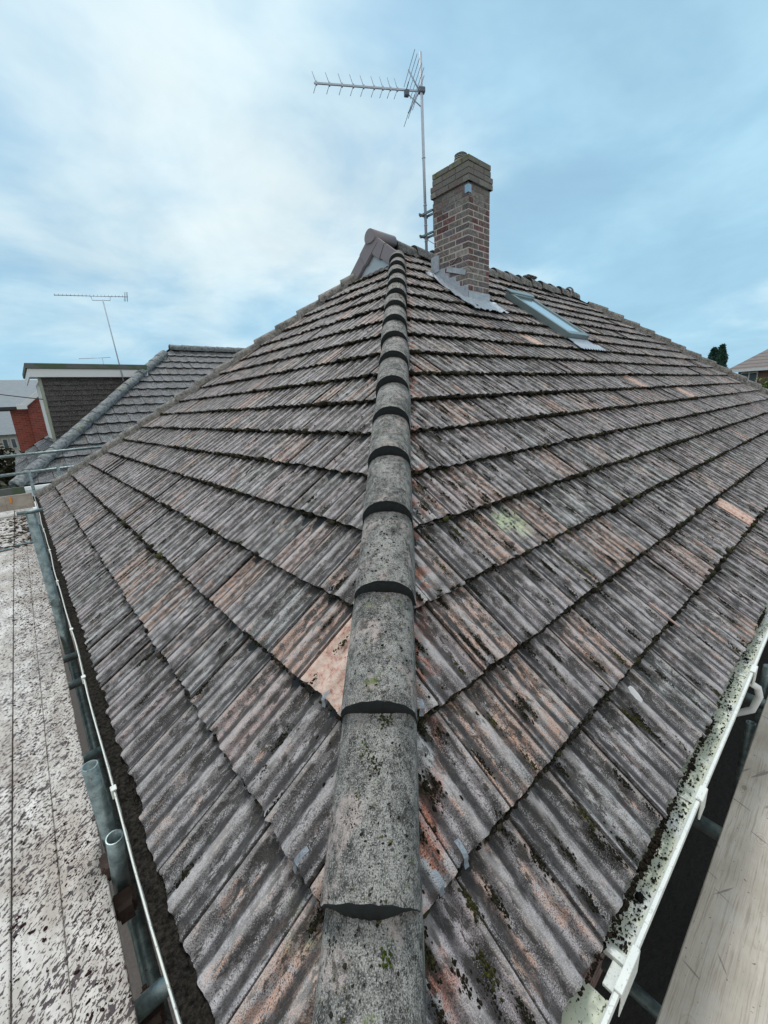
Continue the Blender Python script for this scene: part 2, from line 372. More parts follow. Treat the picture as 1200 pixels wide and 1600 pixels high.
def brickwall(name, a, b, mo):
    def fn(g):
        p = g.pos(); x, y, z = g.sep(p)
        nd = g.n('TexBrick'); g.set(nd.inputs['Vector'], g.comb(g.m('ADD', x, y), z, 0.))
        for k, v in (('Color1', a), ('Color2', b), ('Mortar', mo), ('Scale', 1.), ('Mortar Size', .008), ('Brick Width', .225), ('Row Height', .075)): g.set(nd.inputs[k], v)
        g.out(g.mix(g.noise(p, 4, 4), nd.outputs[0], g.mix(1., nd.outputs[0], (.7, .7, .7), 'MULTIPLY')), .9)
    return mat(name, fn)
M_redbrick = brickwall('red_brickwork', (.36, .085, .055), (.24, .05, .04), (.30, .16, .13))
M_housebrick = brickwall('brown_brickwork', (.20, .11, .085), (.15, .085, .07), (.25, .23, .21))
M_white = simple('painted_fascia', (.74, .78, .79), .5, 0, .06, 4)
M_dirtywhite = mat('mossy_fascia', lambda g: g.out(g.mix(g.ss(g.noise(g.pos(), 3, 4), .5, .65), (.72, .76, .77), (.50, .56, .50)), .6))
M_felt = mat('mossy_felt', lambda g: g.out(g.mix(g.ss(g.noise(g.pos(), 4, 5), .4, .62), (.14, .15, .15), (.09, .13, .08)), .9))
M_slate = mat('grey_slate', lambda g: g.out(g.mix(g.noise(g.pos(), 5, 5, .7), (.11, .14, .165), (.24, .28, .31)), .7, 0., g.bump(g.m('FRACT', g.m('MULTIPLY', g.sep(g.pos())[2], 7.)), .03)))
M_brownroof = mat('brown_tiled_roof', lambda g: g.out(g.mix(g.ss(g.m('FRACT', g.m('MULTIPLY', g.sep(g.pos())[2], 4.6)), .0, .25), (.05, .045, .045), g.mix(g.noise(g.pos(), 6, 5), (.16, .14, .14), (.25, .22, .21))), .8))
M_glass = mat('window_glass', lambda g: g.out((.10, .13, .15), .06, 0., None, .8))
M_skyglass = mat('skylight_glass', lambda g: g.out(g.mix(g.noise(g.pos(), 3, 3), (.45, .55, .60), (.58, .68, .72)), .12, .75, None, .9))
M_skyframe = simple('grey_aluminium_frame', (.22, .29, .30), .45, .4, .12, 9)
M_foil = simple('pale_blue_board', (.46, .56, .64), .6, 0, .1, 6)
M_bark = simple('bark', (.07, .055, .04), .9, 0, .3, 20)
M_conifer = mat('conifer_foliage', lambda g: g.out(g.mix(g.noise(g.pos(), 2.2, 3), (.012, .045, .035), (.035, .11, .075)), .8))
M_leaf = mat('hedge_leaves', lambda g: g.out(g.mix(g.noise(g.pos(), 2.0, 3), (.03, .06, .012), (.14, .20, .035)), .8))
M_leafdull = mat('dull_leaves', lambda g: g.out(g.mix(g.noise(g.pos(), 1.5, 3), (.02, .035, .02), (.08, .09, .05)), .8))
M_cable = simple('black_cable', (.03, .035, .04), .6)
M_tan = simple('tan_coax', (.34, .30, .26), .6)

# ---------------------------------------------------------------- geometry constants of the near house
P_ = 0.63513; CP, SN, T = math.cos(P_), math.sin(P_), math.tan(P_)
GA = 0.335; W = 9.924; L = 15.569; TW = 0.24; XG = 4.44; GZ = -2.6

# ---------------------------------------------------------------- setting
bm = BM(); bmesh.ops.create_grid(bm, x_segments=60, y_segments=60, size=1500)
for v in bm.verts: v.co.z = GZ
tag(obj('ground', bm, M_ground), kind='structure')
bm = BM(); box(bm, (-3.2, 0.9, GZ+.004), (.42, 14., GZ+.03)); tag(obj('path', bm, M_conc), kind='structure')
bm = BM(); box(bm, (-3.2, -8, GZ+.002), (26, .85, GZ+.02)); tag(obj('soil', bm, M_soil), kind='structure')

# ---------------------------------------------------------------- tile field builder
def tile_field(name, mats, parent, O, A, S, N, amax, nk, gauge, tw, a0, clips, ribs=2, depth=.0140, step=.034, per=14, hipdist=None, kmin=0, seed=1, spots=None, gap=True):
    """rows of interlocking tiles on a slope: A along the eave, S up the slope, N out of it; course k's lip lies at s = k*gauge"""
    rs = np.random.RandomState(seed)
    O, A, S, N = [np.array(q, float) for q in (O, A, S, N)]
    u = [0., .010, .014, .030, .034]
    for i in range(ribs):
        for j in range(per): u.append(.05+.95*(i+(j+.5)/per)/ribs)
    u.append(1.); u = np.array(u)
    q = u*ribs                                                          # rounded rolls at the joint and mid-width, pans between
    sst = lambda x, a_, b_: (lambda t_: t_*t_*(3-2*t_))(np.clip((x-a_)/(b_-a_), 0, 1))
    du = np.abs(q-np.round(q))*.5
    prof = -depth*(.82*sst(du, .045, .135)+.18*sst(du, .13, .25))
    if gap: prof[(u > .008) & (u < .032)] = -.016
    vrows = np.array([0., .02, .06, .2, .4, .6, .8, 1.0, 1.16])
    V = []; F = []; UV = []; TL = []; PS = []
    nu = len(u); nr = len(vrows)+3; base = 0
    a1 = np.arange(a0-tw*math.ceil(a0/tw+1), amax+tw, tw)
    for k in range(kmin, nk):
        sag = 0
        for a in a1:
            s0 = k*gauge
            cx = a+tw/2; cs = s0+gauge/2
            if not all(c_(cx, cs) for c_ in clips): continue
            r1, r2, r3, r4 = rs.rand(4)
            da = rs.randn()*.0016; ds = rs.randn()*.0045; dn = rs.randn()*.0024; tilt = rs.randn()*.008
            chip = np.cumsum(rs.randn(nu))*.0011; chip -= np.linspace(chip[0], chip[-1], nu); chip += rs.randn(nu)*.0009
            if rs.rand() < .25:
                cc = rs.rand(); chip += .010*np.exp(-((u-cc)/.06)**2)*rs.rand()
            aa = a+da+u*tw
            rows_s = [s0+.07+0*u, s0+chip+.002, s0+chip]+[s0+chip*(1-min(1, v*4))+v*gauge for v in vrows]
            nlip = prof*(.75+.4*rs.rand())+dn+(u-.5)*tilt
            for q_ in (spots or []):
                if abs(cx-q_[0]) < tw/2 and abs(cs-q_[1]) < gauge/2: r2, r3 = .2, q_[2]
            lipround = -.0020
            rows_n = [nlip-.017, nlip-.015, nlip+lipround]+[nlip+(lipround if v == 0 else 0)-step*v for v in vrows]
            rows_v = [-1, -1, -1]+list(vrows)
            for i in range(nr):
                ss = rows_s[i]+ds; nn = rows_n[i]+rs.randn(nu)*.00035
                Pn = O+aa[:, None]*A+ss[:, None]*S+nn[:, None]*N
                V.append(Pn)
                UV.append(np.stack([u*tw+r3*7, ss+r2*9+0*u, 0*u], 1))
                TL.append(np.tile([r1, r2, r3, 1.], (nu, 1)))
                dd = hipdist(aa, ss) if hipdist else 0*u+9
                PS.append(np.stack([dd, 0*u+rows_v[i], u, 0*u+1], 1))
            idx = base+np.arange(nr*nu).reshape(nr, nu)
            for i in range(nr-1):
                if i == 2: continue                                   # the lip is a sharp edge
                F.append(np.stack([idx[i, :-1], idx[i, 1:], idx[i+1, 1:], idx[i+1, :-1]], 1))
            base += nr*nu
    V = np.concatenate(V); F = np.concatenate(F); UV = np.concatenate(UV); TL = np.concatenate(TL); PS = np.concatenate(PS)
    me = bpy.data.meshes.new(name)
    me.vertices.add(len(V)); me.vertices.foreach_set('co', V.astype(np.float32).ravel())
    me.loops.add(F.size); me.loops.foreach_set('vertex_index', F.astype(np.int32).ravel())
    me.polygons.add(len(F)); me.polygons.foreach_set('loop_start', np.arange(0, F.size, 4, dtype=np.int32)); me.polygons.foreach_set('loop_total', np.full(len(F), 4, np.int32))
    at = me.attributes.new('uvm', 'FLOAT_VECTOR', 'POINT'); at.data.foreach_set('vector', UV.astype(np.float32).ravel())
    for nm, ar in (('tile', TL), ('posn', PS)):
        at = me.attributes.new(nm, 'FLOAT_VECTOR', 'POINT'); at.data.foreach_set('vector', ar[:, :3].astype(np.float32).ravel())
    me.update(); me.validate()
    return me
def cut(me, planes):
    bm = bmesh.new(); bm.from_mesh(me)
    for co, no in planes:
        bmesh.ops.bisect_plane(bm, geom=bm.verts[:]+bm.edges[:]+bm.faces[:], plane_co=co, plane_no=no, clear_outer=True)
    bm.to_mesh(me); bm.free(); me.shade_smooth(); return me

# ================================================================ THE NEAR HOUSE
house = empty('house', (L/2, W/2, GZ), 'near house seen from its roof corner, weathered grey ribbed tile hipped roof with brick chimney', 'house')
bm = BM(); box(bm, (.38, .38, GZ+.001), (L-.38, W-.38, -.12)); obj('wall', bm, M_housebrick, house)
NK = 19
Lc = (CP, 0, SN); Ln = (-SN, 0, CP); Rs = (0, CP, SN); Rn = (0, -SN, CP)
m_ = .30
mr = tile_field('r', None, house, (0, 0, 0), (1, 0, 0), Rs, Rn, L, 19, GA, TW, .802,
                [lambda a, s: a > s*CP-m_ and a < L-s*CP+m_, lambda a, s: s*CP < W/2+.1], hipdist=lambda a, s: np.abs(a-s*CP), seed=3, spots=[(4.575, .53, 1.12), (1.98, 1.48, .99), (1.72, 1.2, .97), (1.0, .5, .93), (1.1, .82, .95), (2.2, 1.2, .97), (6.6, 2.5, 1.05), (5.2, 3.6, 1.06), (2.6, .8, .95), (8.1, 2.2, 1.05)])
# 15 rows reach the ridge
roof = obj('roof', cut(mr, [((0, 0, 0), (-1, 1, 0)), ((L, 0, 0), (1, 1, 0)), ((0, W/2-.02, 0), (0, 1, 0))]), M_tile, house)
roof['label'] = 'right hand slope of weathered ribbed tiles with orange streaks'
ml = tile_field('l', None, house, (0, 0, 0), (0, 1, 0), Lc, Ln, W, 19, GA, TW, .743,
                [lambda a, s: a > s*CP-m_ and a < W-s*CP+m_, lambda a, s: s*CP < W/2+.1], hipdist=lambda a, s: np.abs(a-s*CP)+.12, seed=5, spots=[(.94, .75, 1.14), (1.2, .75, .98), (1.77, .83, 1.0), (3.3, .47, .97), (5.2, 1.8, .97), (2.3, .5, .96)])
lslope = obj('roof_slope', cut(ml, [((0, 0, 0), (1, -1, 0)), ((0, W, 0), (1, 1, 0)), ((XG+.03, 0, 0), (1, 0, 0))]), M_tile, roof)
lslope['label'] = 'left hand slope of weathered ribbed tiles ending at the dark gutter'
def nomask(me): return me
bm = BM()       # rear slopes and the dark underlay just below the tiles
def quad(bm, *ps): return bm.faces.new([bm.verts.new(p) for p in ps])
e = .06
quad(bm, (0, W, 0), (L, W, 0), (L-W/2, W/2, W/2*T), (XG, W/2, W/2*T), (XG, W-XG, XG*T))
quad(bm, (L, 0, 0), (L, W, 0), (L-W/2, W/2, W/2*T))
quad(bm, (.03, .03, .02-e), (L-.03, .03, .02-e), (L-W/2, W/2, W/2*T-e), (W/2, W/2, W/2*T-e))
quad(bm, (.03, .03, .02-e), (.03, W-.03, .02-e), (W/2-.02, W/2, W/2*T-e))
obj('underlay', bm, M_mortar, roof)

# hip and ridge tiles: half-round barrels, each lapping over the one below
HL = .268*math.sqrt(2+T*T)      # exposed length along the hip
def barrel(length, rise=.048, rad=.110, seed=0):
    """local x = along (uphill), y across, z out; origin at the arris below the lip"""
    rs = random.Random(seed); bm = BM(); n = 22; rows = 9
    prof = [(-.117, -.056)]+[(rad*1.03*math.sin(R(a)), rad*math.cos(R(a))) for a in np.linspace(-84, 84, n)]+[(.117, -.056)]
    def ring(x, dz, shrink=0., jit=0., cres=0.):
        out = []
        for y, z in prof:
            l = math.hypot(y, z) or 1
            k = 1-shrink/l
            out.append(bm.verts.new((x-cres*max(0, z/rad)**.7+rs.uniform(-jit, jit), y*k, (z*k if z > 0 else z)+dz+rs.uniform(-jit, jit)*.3)))
        return out
    def skin(a, b, mi=0, sm=True):
        for i in range(len(a)-1):
            f_ = bm.faces.new((a[i], a[i+1], b[i+1], b[i])); f_.material_index = mi; f_.smooth = sm
    prev = ring(0, -.0025, 0, .0022)
    face_in = prev
    rings = [prev]
    for j in range(1, rows):
        x = length*(j/(rows-1))**1.4 if j > 1 else .006
        rr = ring(x, -rise*x/HL, 0, .0012); rings.append(rr); skin(prev, rr); prev = rr
    lip1 = ring(-.0005, -.003, .001, .0015); c0 = ring(.0, -.003, .013, .0005); c1 = ring(-.004, -.003, .044, .002, .017); ins = ring(.10, -.006, .050)
    skin(c0, lip1, 1, False); skin(c1, c0, 1); skin(ins, c1, 1)
    skin(rings[0], lip1, 1, False)
    bm.verts.ensure_lookup_table()
    return bm
def frame(origin, dirv, lateral=None):
    x = Vector(dirv).normalized()
    y = Vector((0, 0, 1)).cross(x).normalized(); z = x.cross(y)
    mtx = Matrix((x, y, z)).transposed().to_4x4(); mtx.translation = Vector(origin); return mtx
barrels = []
for i in range(5):
    me = bpy.data.meshes.new('hip_tile'); b_ = barrel(HL+.06, seed=i); b_.normal_update(); b_.to_mesh(me); b_.free()
    me.materials.append(M_hip); me.materials.append(M_mortar); barrels.append(me)
def lay(name, me, mtx, parent=None, jit=True):
    o = bpy.data.objects.new(name, me); link(o, parent or roof)
    if jit:
        mtx = mtx @ Matrix.Rotation(random.gauss(0, R(1.2)), 4, 'Z') @ Matrix.Rotation(random.gauss(0, R(2.0)), 4, 'X')
        mtx = mtx @ Matrix.Translation((random.gauss(0, .004), random.gauss(0, .002), random.gauss(0, .0015)))
    off = Vector((0, 0, 0)); p = o.parent
    while p is not None: off += p.location; p = p.parent
    mtx = mtx.copy(); mtx.translation -= off
    o.matrix_basis = mtx; return o
hz0 = .006
for i in range(-1, 16):
    s = .332+.2685*i
    o = lay('hip_tile', barrels[i % 5], frame((s, s, s*T+hz0), (1, 1, T)), jit=True); o['group'] = 'half round hip tiles'
    if i in (10,): o['label'] = 'hip tile crusted with yellow lichen'
for i in range(0, 17):
    s = .05+.268*i
    if s < XG-.1: lay('hip_tile', barrels[(i*2) % 5], frame((s, W-s, s*T+hz0-.03), (1, -1, T)))['group'] = 'half round hip tiles'
    s = .05+.268*i
    lay('hip_tile', barrels[(i*3) % 5], frame((L-s, s, s*T+hz0-.01), (-1, 1, T)))['group'] = 'half round hip tiles'
x = XG+.42
while x < L-W/2+.1:
    lay('ridge_tile', barrels[int(x*7) % 5], frame((x, W/2, W/2*T+hz0-.012), (1, 0, 0)))['group'] = 'ridge tiles'
    x += .43
# raised end ring and the vent along the ridge
bm = BM()
for k in range(13):
    a = PI*k/12; b_ = PI*(k+1)/12
    if k < 12:
        c1 = Vector((10.56, W/2+.12*math.cos(a), W/2*T+.0+.135*math.sin(a))); c2 = Vector((10.56, W/2+.12*math.cos(b_), W/2*T+.0+.135*math.sin(b_)))
        tube(bm, c1, c2, .018, 6)
obj('ridge_end_cap', bm, M_hip, roof)
bm = BM(); box(bm, (8.62, W/2-.09, W/2*T+.09), (9.0, W/2+.09, W/2*T+.145)); bev(bm, .025, 2); obj('ridge_vent', bm, M_hip, roof)

# gablet at the top of the hip end
ZA = W/2*T
gab = None
bm = BM()
zb = XG*T
hw = W/2-XG
quad(bm, (XG+.03, W/2-hw-.1, zb-.12), (XG+.03, W/2+hw+.1, zb-.12), (XG+.03, W/2, ZA+.0))
gab = obj('gablet_board', bm, M_foil, roof); gab['label'] = 'pale blue board closing the small gablet'
for sgn, slen in ((1, .66), (-1, .66)):
    bm = BM()
    top = Vector((XG, W/2, ZA+.065)); dn = Vector((0, sgn*CP, -SN)); nm = Vector((0, sgn*SN, CP))
    p0 = top+nm*.0
    for (l0, l1, wd, th) in ((-.06, .34, .225, .016+.006*sgn), (.33, .70, .20, .0)):
        c = p0+dn*((l0+l1)/2)+nm*(.035-wd/2)+Vector((.01-th/2, 0, 0))
        obox(bm, c, dn, Vector((1, 0, 0)), nm, (l1-l0)/2, .028, wd/2)
    bev(bm, .012, 2)
    obj('verge_tile', bm, M_verge, roof)
bm = BM(); tube(bm, (XG-.05, W/2, ZA+.045), (XG+.40, W/2, ZA+.035), .112, 24)
for v in bm.verts:
    if v.co.z < ZA: v.co.z = ZA+(v.co.z-ZA)*.4
obj('verge_tile', bm, M_verge, roof)
# small roof of the gablet in front of the hip end (extends the ridge)
mg = tile_field('g', None, house, (0, 0, 0), (1, 0, 0), Rs, Rn, W/2+.3, 19, GA, TW, .802,
                [lambda a, s: a > XG-.2 and a < s*CP+.3, lambda a, s: s*CP > XG-.4], seed=9)
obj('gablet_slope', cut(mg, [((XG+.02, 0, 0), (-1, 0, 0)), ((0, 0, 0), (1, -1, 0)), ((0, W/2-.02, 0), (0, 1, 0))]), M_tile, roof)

# metal tile clips at the cut tiles beside the hip
def clip(slope, a, s, rot, ln=.062):
    bm = BM(); nrm = Vector(Rn if slope == 'R' else Ln); A_ = Vector((1, 0, 0) if slope == 'R' else (0, 1, 0)); S_ = Vector(Rs if slope == 'R' else Lc)
    x = (S_*math.cos(rot)+A_*math.sin(rot)); y = nrm.cross(x)
    o = A_*a+S_*s
    prev = None
    for i in range(7):
        tt = i/6; c = o+x*(tt-.5)*ln+nrm*(.012+.010*math.sin(tt*PI)-.010*(tt < .2))
        r_ = [bm.verts.new(c+y*.0075), bm.verts.new(c-y*.0075)]
        if prev: bm.faces.new((prev[0], prev[1], r_[1], r_[0]))
        prev = r_
    bmesh.ops.solidify(bm, geom=bm.faces[:], thickness=.0016)
    o_ = obj('tile_clip', bm, M_lead, roof); o_['group'] = 'bent metal tile clips beside the hip'
clip('R', .594, .287/CP, .15); clip('R', .500, .285/CP, .1, .05); clip('R', .734, .560/CP, .5, .05)
clip('L', .56, .285/CP, -.1); clip('L', .81, .55/CP, .25, .05)
# a white scrap and a broken sliver lying on the right slope
bm = BM(); c = Vector((1.613, .217, .160)); S_ = Vector(Rs); A_ = Vector((1, 0, 0)); N_ = Vector(Rn)
pts = [(-.030, .012), (-.020, .020), (.010, .018), (.034, .010), (.036, -.010), (.012, -.020), (-.012, -.018), (-.032, -.006)]
vs = [bm.verts.new(c+S_*p[0]*-1+A_*p[1]*1+N_*.008) for p in pts]; bm.faces.new(vs); bmesh.ops.solidify(bm, geom=bm.faces[:], thickness=.003)
tag(obj('paint_scrap', bm, simple('white_scrap', (.8, .79, .80), .5, 0, .05)), 'small white flake of paint lying on the lowest course of right slope', 'scrap')
bm = BM()
obox(bm, Vector((2.23, .29, .214+.03)), (S_*-1+A_*.25).normalized(), A_, N_, .085, .006, .004)
for v in bm.verts:
    if (v.co-Vector((2.23, .29, .244))).dot(-S_) > 0: v.co += (Vector((2.24, .225, .19))-v.co)*.35
tag(obj('tile_sliver', bm, simple('fresh_break', (.50, .36, .31), .8)), 'thin pale broken sliver sticking over a course edge on right slope', 'fragment')

# ---------------------------------------------------------------- moss
IC = bmesh.new(); bmesh.ops.create_icosphere(IC, subdivisions=1, radius=1); IV0 = np.array([v.co[:] for v in IC.verts]); IF0 = np.array([[v.index for v in f_.verts] for f_ in IC.faces]); IC.free()
IC = bmesh.new(); bmesh.ops.create_icosphere(IC, subdivisions=2, radius=1); IV1 = np.array([v.co[:] for v in IC.verts]); IF1 = np.array([[v.index for v in f_.verts] for f_ in IC.faces]); IC.free()
def lumps(name, items, m, parent=None):
    """items: (centre, ax, ay, az vectors already scaled, colour, fine)"""
    rs = np.random.RandomState(11); V = []; F = []; Cc = []; b = 0
    for c, ax, ay, az, col, fine in items:
        iv, jf = (IV1, IF1) if fine else (IV0, IF0)
        j = iv*(1+rs.randn(len(iv), 1)*.28)
        V.append(np.array(c)+j[:, :1]*np.array(ax)+j[:, 1:2]*np.array(ay)+j[:, 2:]*np.array(az))
        F.append(jf+b); b += len(iv); Cc.append(np.tile(col, (len(iv), 1))*(1+rs.randn(len(iv), 1)*.15))
    V = np.concatenate(V); F = np.concatenate(F); Cc = np.clip(np.concatenate(Cc), 0, 1)
    me = bpy.data.meshes.new(name); me.vertices.add(len(V)); me.vertices.foreach_set('co', V.astype(np.float32).ravel())
    me.loops.add(F.size); me.loops.foreach_set('vertex_index', F.astype(np.int32).ravel())
    me.polygons.add(len(F)); me.polygons.foreach_set('loop_start', np.arange(0, F.size, 3, dtype=np.int32)); me.polygons.foreach_set('loop_total', np.full(len(F), 3, np.int32))
    at = me.attributes.new('tile', 'FLOAT_VECTOR', 'POINT'); at.data.foreach_set('vector', Cc.astype(np.float32).ravel())
    me.update(); me.validate()
    return obj(name, me, m, parent)
def n1d(x, seed):      # smooth 1-D noise
    i = np.floor(x); f_ = x-i; h = lambda k: (math.sin(k*127.1+seed*311.7)*43758.5453) % 1
    f_ = f_*f_*(3-2*f_); return h(i)*(1-f_)+h(i+1)*f_
items = []; rs = np.random.RandomState(21)
def mcol():
    q = rs.rand()
    if q < .72: return np.array((.020, .018, .013))*(.6+rs.rand())
    if q < .90: return np.array((.050, .045, .028))*(.7+rs.rand()*.8)
    return np.array((.048, .050, .020))*(.7+rs.rand())
for slope in ('R', 'L'):
    A_ = np.array((1, 0, 0.) if slope == 'R' else (0, 1, 0.)); S_ = np.array(Rs if slope == 'R' else Lc); N_ = np.array(Rn if slope == 'R' else Ln); AL = L if slope == 'R' else W
    for k in range(0, 19):
        s = k*GA; a = s*CP+.12; aend = min(AL-s*CP-.1, 11)
        while a < aend:
            dist = math.hypot(a, s*CP)
            dens = n1d(a*2.1, k+(0 if slope == 'R' else 50))
            heavy = .55+.8*dens if slope == 'R' else (.25+.75*dens)*(1.0 if k > 1 else .45)
            if k == 0: heavy = .25*dens if slope == 'R' else .4
            if k == 1 and slope == 'R': heavy *= .75
            if rs.rand() < heavy*.8:
                sz = (.005+.008*rs.rand()**2)*(1+.3*dens)*(1.8 if dist > 3 else 1.15)
                if k == 0: sz *= .45
                dn = -.024-.006*rs.rand() if k else -.018
                if dist < 1.8: sz *= .42
                items.append((A_*a+S_*(s-.002-rs.rand()*.008)+N_*(dn+.2*sz+.004), A_*sz*(1+rs.rand()), S_*sz*(.7+.5*rs.rand()), N_*sz*.8, mcol(), dist < 1.6))
            a += (.009+.012*rs.rand())*(1.5 if dist > 3 else (1. if dist > 1.8 else .38))
    # loose cushions and droppings on the open tile faces
    for _ in range(5200 if slope == 'R' else 2600):
        s = rs.rand()**1.5*6.; a = s*CP+.1+rs.rand()**1.6*(AL-2*s*CP-.2)
        if a > 9 or a > AL-s*CP-.1 or s > 5.8: continue
        if n1d(a*1.7+s*3, 5)*n1d(s*2.3-a, 8) < .12: continue
        dist = math.hypot(a, s*CP)
        sz = .0018+.0045*rs.rand()**3
        fr = (s/GA) % 1; 
        items.append((A_*a+S_*s+N_*(-.034*fr+sz*.2-.001), A_*sz*1.2, S_*sz*(1+1.2*rs.rand()), N_*sz*.6, mcol(), False))
    # larger pads where moss has taken hold in the troughs
    for _ in range(430 if slope == 'R' else 80):
        k = int(rs.rand()**1.3*9); fr = rs.rand(); s = (k+fr)*GA; a = s*CP+.15+rs.rand()**1.6*4.5
        colr = np.array((.022, .021, .012)) if rs.rand() < .7 else np.array((.055, .055, .018))
        for q in range(int(30+rs.rand()*90)):
            sz = .0012+.0030*rs.rand()**2; ss = s+rs.randn()*.022; aa = a+rs.randn()*.006
            fr2 = (ss/GA) % 1
            items.append((A_*aa+S_*ss+N_*(-.034*fr2-.001), A_*sz, S_*sz*1.3, N_*sz*.6, colr*(.4+rs.rand()), False))
# the fringe of moss hanging out of the lowest right-hand course
x_ = .55
while x_ < 4.2:
    hv = n1d(x_*7, 77)
    for q in range(int(12*hv**2.5)):
        sz = .002+.0045*rs.rand()*hv
        items.append(((x_+rs.randn()*.006, .004-rs.rand()*.016*hv, -.006-rs.rand()*.012), (sz*1.1, 0, 0), (0, sz, 0), (0, 0, sz*.8), np.array((.020, .016, .011))*(.5+rs.rand()), x_ < 2))
    x_ += .010
th_ = math.atan(T/math.sqrt(2)); NH = np.array((-math.sin(th_)/math.sqrt(2), -math.sin(th_)/math.sqrt(2), math.cos(th_)))
# green tufts on the near hip tiles
for cx, rad_, cnt, cc in ((.525, .014, 110, (.075, .095, .02)), (.575, .012, 70, (.06, .075, .02)), (.500, .012, 60, (.05, .05, .02)), (.285, .007, 24, (.07, .10, .015)), (.80, .012, 40, (.07, .075, .035)), (.43, .012, 50, (.04, .045, .018)), (.455, .008, 30, (.07, .09, .02))):
    lat = {.525: -.040, .575: .025, .500: .0, .285: .04, .80: -.06, .43: -.045, .455: -.035}[cx]
    for q in range(cnt):
        s = cx+rs.randn()*rad_*.7; y = lat+rs.randn()*rad_
        h = math.sqrt(max(.0, .110**2-y*y))*1.0
        yv = np.array((-1, 1, 0))/math.sqrt(2)*-y
        frac = ((s-.332)/.2685) % 1
        sz = .0010+.0022*rs.rand()
        items.append((np.array((s, s, s*T+.006))+NH*(h-.048*frac)+yv, (sz, 0, 0), (0, sz, 0), (0, 0, sz*.8), np.array(cc)*(.4+.9*rs.rand()), True))
for q in range(1500):
    s = rs.rand()**1.3*4.3+.05; y = rs.uniform(-.095, .095); h = math.sqrt(.110**2-y*y)*1.0
    frac = ((s-.332)/.2685) % 1; sz = .0014+.0028*rs.rand()**2
    yv = np.array((-1, 1, 0))/math.sqrt(2)*-y
    cc = np.array((.030, .030, .024)) if rs.rand() < .7 else np.array((.12, .12, .05))
    if 2.95 < s < 3.55: cc = np.array((.20, .17, .035)); sz *= 1.5
    items.append((np.array((s, s, s*T+.0055))+NH*(h-.048*frac)+yv, (sz*1.3, 0, 0), (0, sz, 0), (0, 0, sz*.7), cc*(.5+.8*rs.rand()), False))
mo = lumps('moss', items, M_moss, roof); mo['kind'] = 'stuff'; mo['label'] = 'dark moss clumps along the tile edges and troughs'

# ---------------------------------------------------------------- gutters
def gutter_profile_sweep(axis, a, b, prof, name, mats, parent, mi=None, step=.25, wob=.0):
    bm = BM(); n = max(2, int((b-a)/step)); prev = None
    for i in range(n+1):
        t_ = a+(b-a)*i/n; wv = wob*math.sin(t_*2.3+1)*.6+wob*math.sin(t_*5.1)*.4
        r_ = []
        for (q, z) in prof:
            co = (t_, q+wv, z+wv*.5) if axis == 'X' else (q+wv, t_, z+wv*.5)
            r_.append(bm.verts.new(co))
        if prev:
            for j in range(len(prof)-1):
                f_ = bm.faces.new((prev[j], prev[j+1], r_[j+1], r_[j])); f_.material_index = mi[j] if mi else 0
        prev = r_
    return obj(name, bm, mats, parent)
# right: square section white gutter, algae inside (q is y)
rp = [(.060, -.020), (.060, -.052), (.052, -.055), (-.036, -.055), (-.044, -.048), (-.049, -.006), (-.053, .001), (-.062, .001), (-.064, -.004), (-.064, -.012), (-.058, -.012), (-.054, -.060), (-.046, -.068), (.066, -.068), (.066, -.020), (.060, -.020)]
rmi = [1, 1, 1, 1, 1, 0, 0, 0, 0, 0, 0, 0, 0, 0, 0]
gr = gutter_profile_sweep('X', .83, L+.05, rp, 'gutter', [M_gutter, M_gutin], house, rmi, .3, .002); gr['label'] = 'white plastic gutter with pale green algae lining on the right'
g2 = gutter_profile_sweep('X', -.02, .735, [(q, z-.003) for q, z in rp], 'corner_section', [M_gutter, M_gutin], gr, rmi, .2)
# sleeve joining the two runs, its floor broken through
bm = BM(); box(bm, (.735, -.068, -.010), (.855, -.050, .005)); box(bm, (.735, -.068, -.074), (.855, -.0655, -.008)); box(bm, (.75, -.050, -.0495), (.84, -.022, -.040)); box(bm, (.815, -.055, -.048), (.835, .055, -.030)); bev(bm, .002)
obj('gutter_union', bm, M_gutter, gr)
for i, xx in enumerate((1.46, 2.42, 3.3, 4.2, 5.1)):
    bm = BM(); box(bm, (xx-.035, -.071, -.016), (xx+.035, -.0645, .005)); box(bm, (xx-.035, -.071, .002), (xx+.035, -.048, .008)); box(bm, (xx-.035, -.071, -.074), (xx+.035, -.0645, -.014)); box(bm, (xx-.004, -.05, -.054), (xx+.004, .05, -.049)); bev(bm, .002)
    o_ = obj('gutter_bracket', bm, M_gutter, gr); o_['group'] = 'gutter brackets'
# left: half round, full of silt (q is x)
lp = [(.055, -.01), (.050, -.03), (.035, -.055), (.010, -.066), (-.015, -.062), (-.034, -.044), (-.043, -.020), (-.046, .002), (-.050, .003), (-.051, -.004), (-.047, -.022), (-.038, -.048), (-.017, -.067), (.010, -.071), (.038, -.060)]
gl = gutter_profile_sweep('Y', -.05, W+.08, lp, 'gutter', [M_lip], house, None, .22, .006); gl['label'] = 'grey half round gutter filled with black silt on the left'
bm = BM(); ny = 900; nx = 7; prev = None; rs2 = np.random.RandomState(4)
for i in range(ny+1):
    y = -.04+(W+.08)*i/ny; wv = .006*math.sin(y*2.3+1)*.6+.006*math.sin(y*5.1)*.4
    r_ = [bm.verts.new((-.041+.085*j/(nx-1)+wv, y, -.027+.012*n1d(y*30+j*9, 3)+.006*rs2.rand()+.010*n1d(y*5, j))) for j in range(nx)]
    if prev:
        for j in range(nx-1): bm.faces.new((prev[j], prev[j+1], r_[j+1], r_[j]))
    prev = r_
silt = obj('silt', bm, M_muck, gl); silt['kind'] = 'stuff'
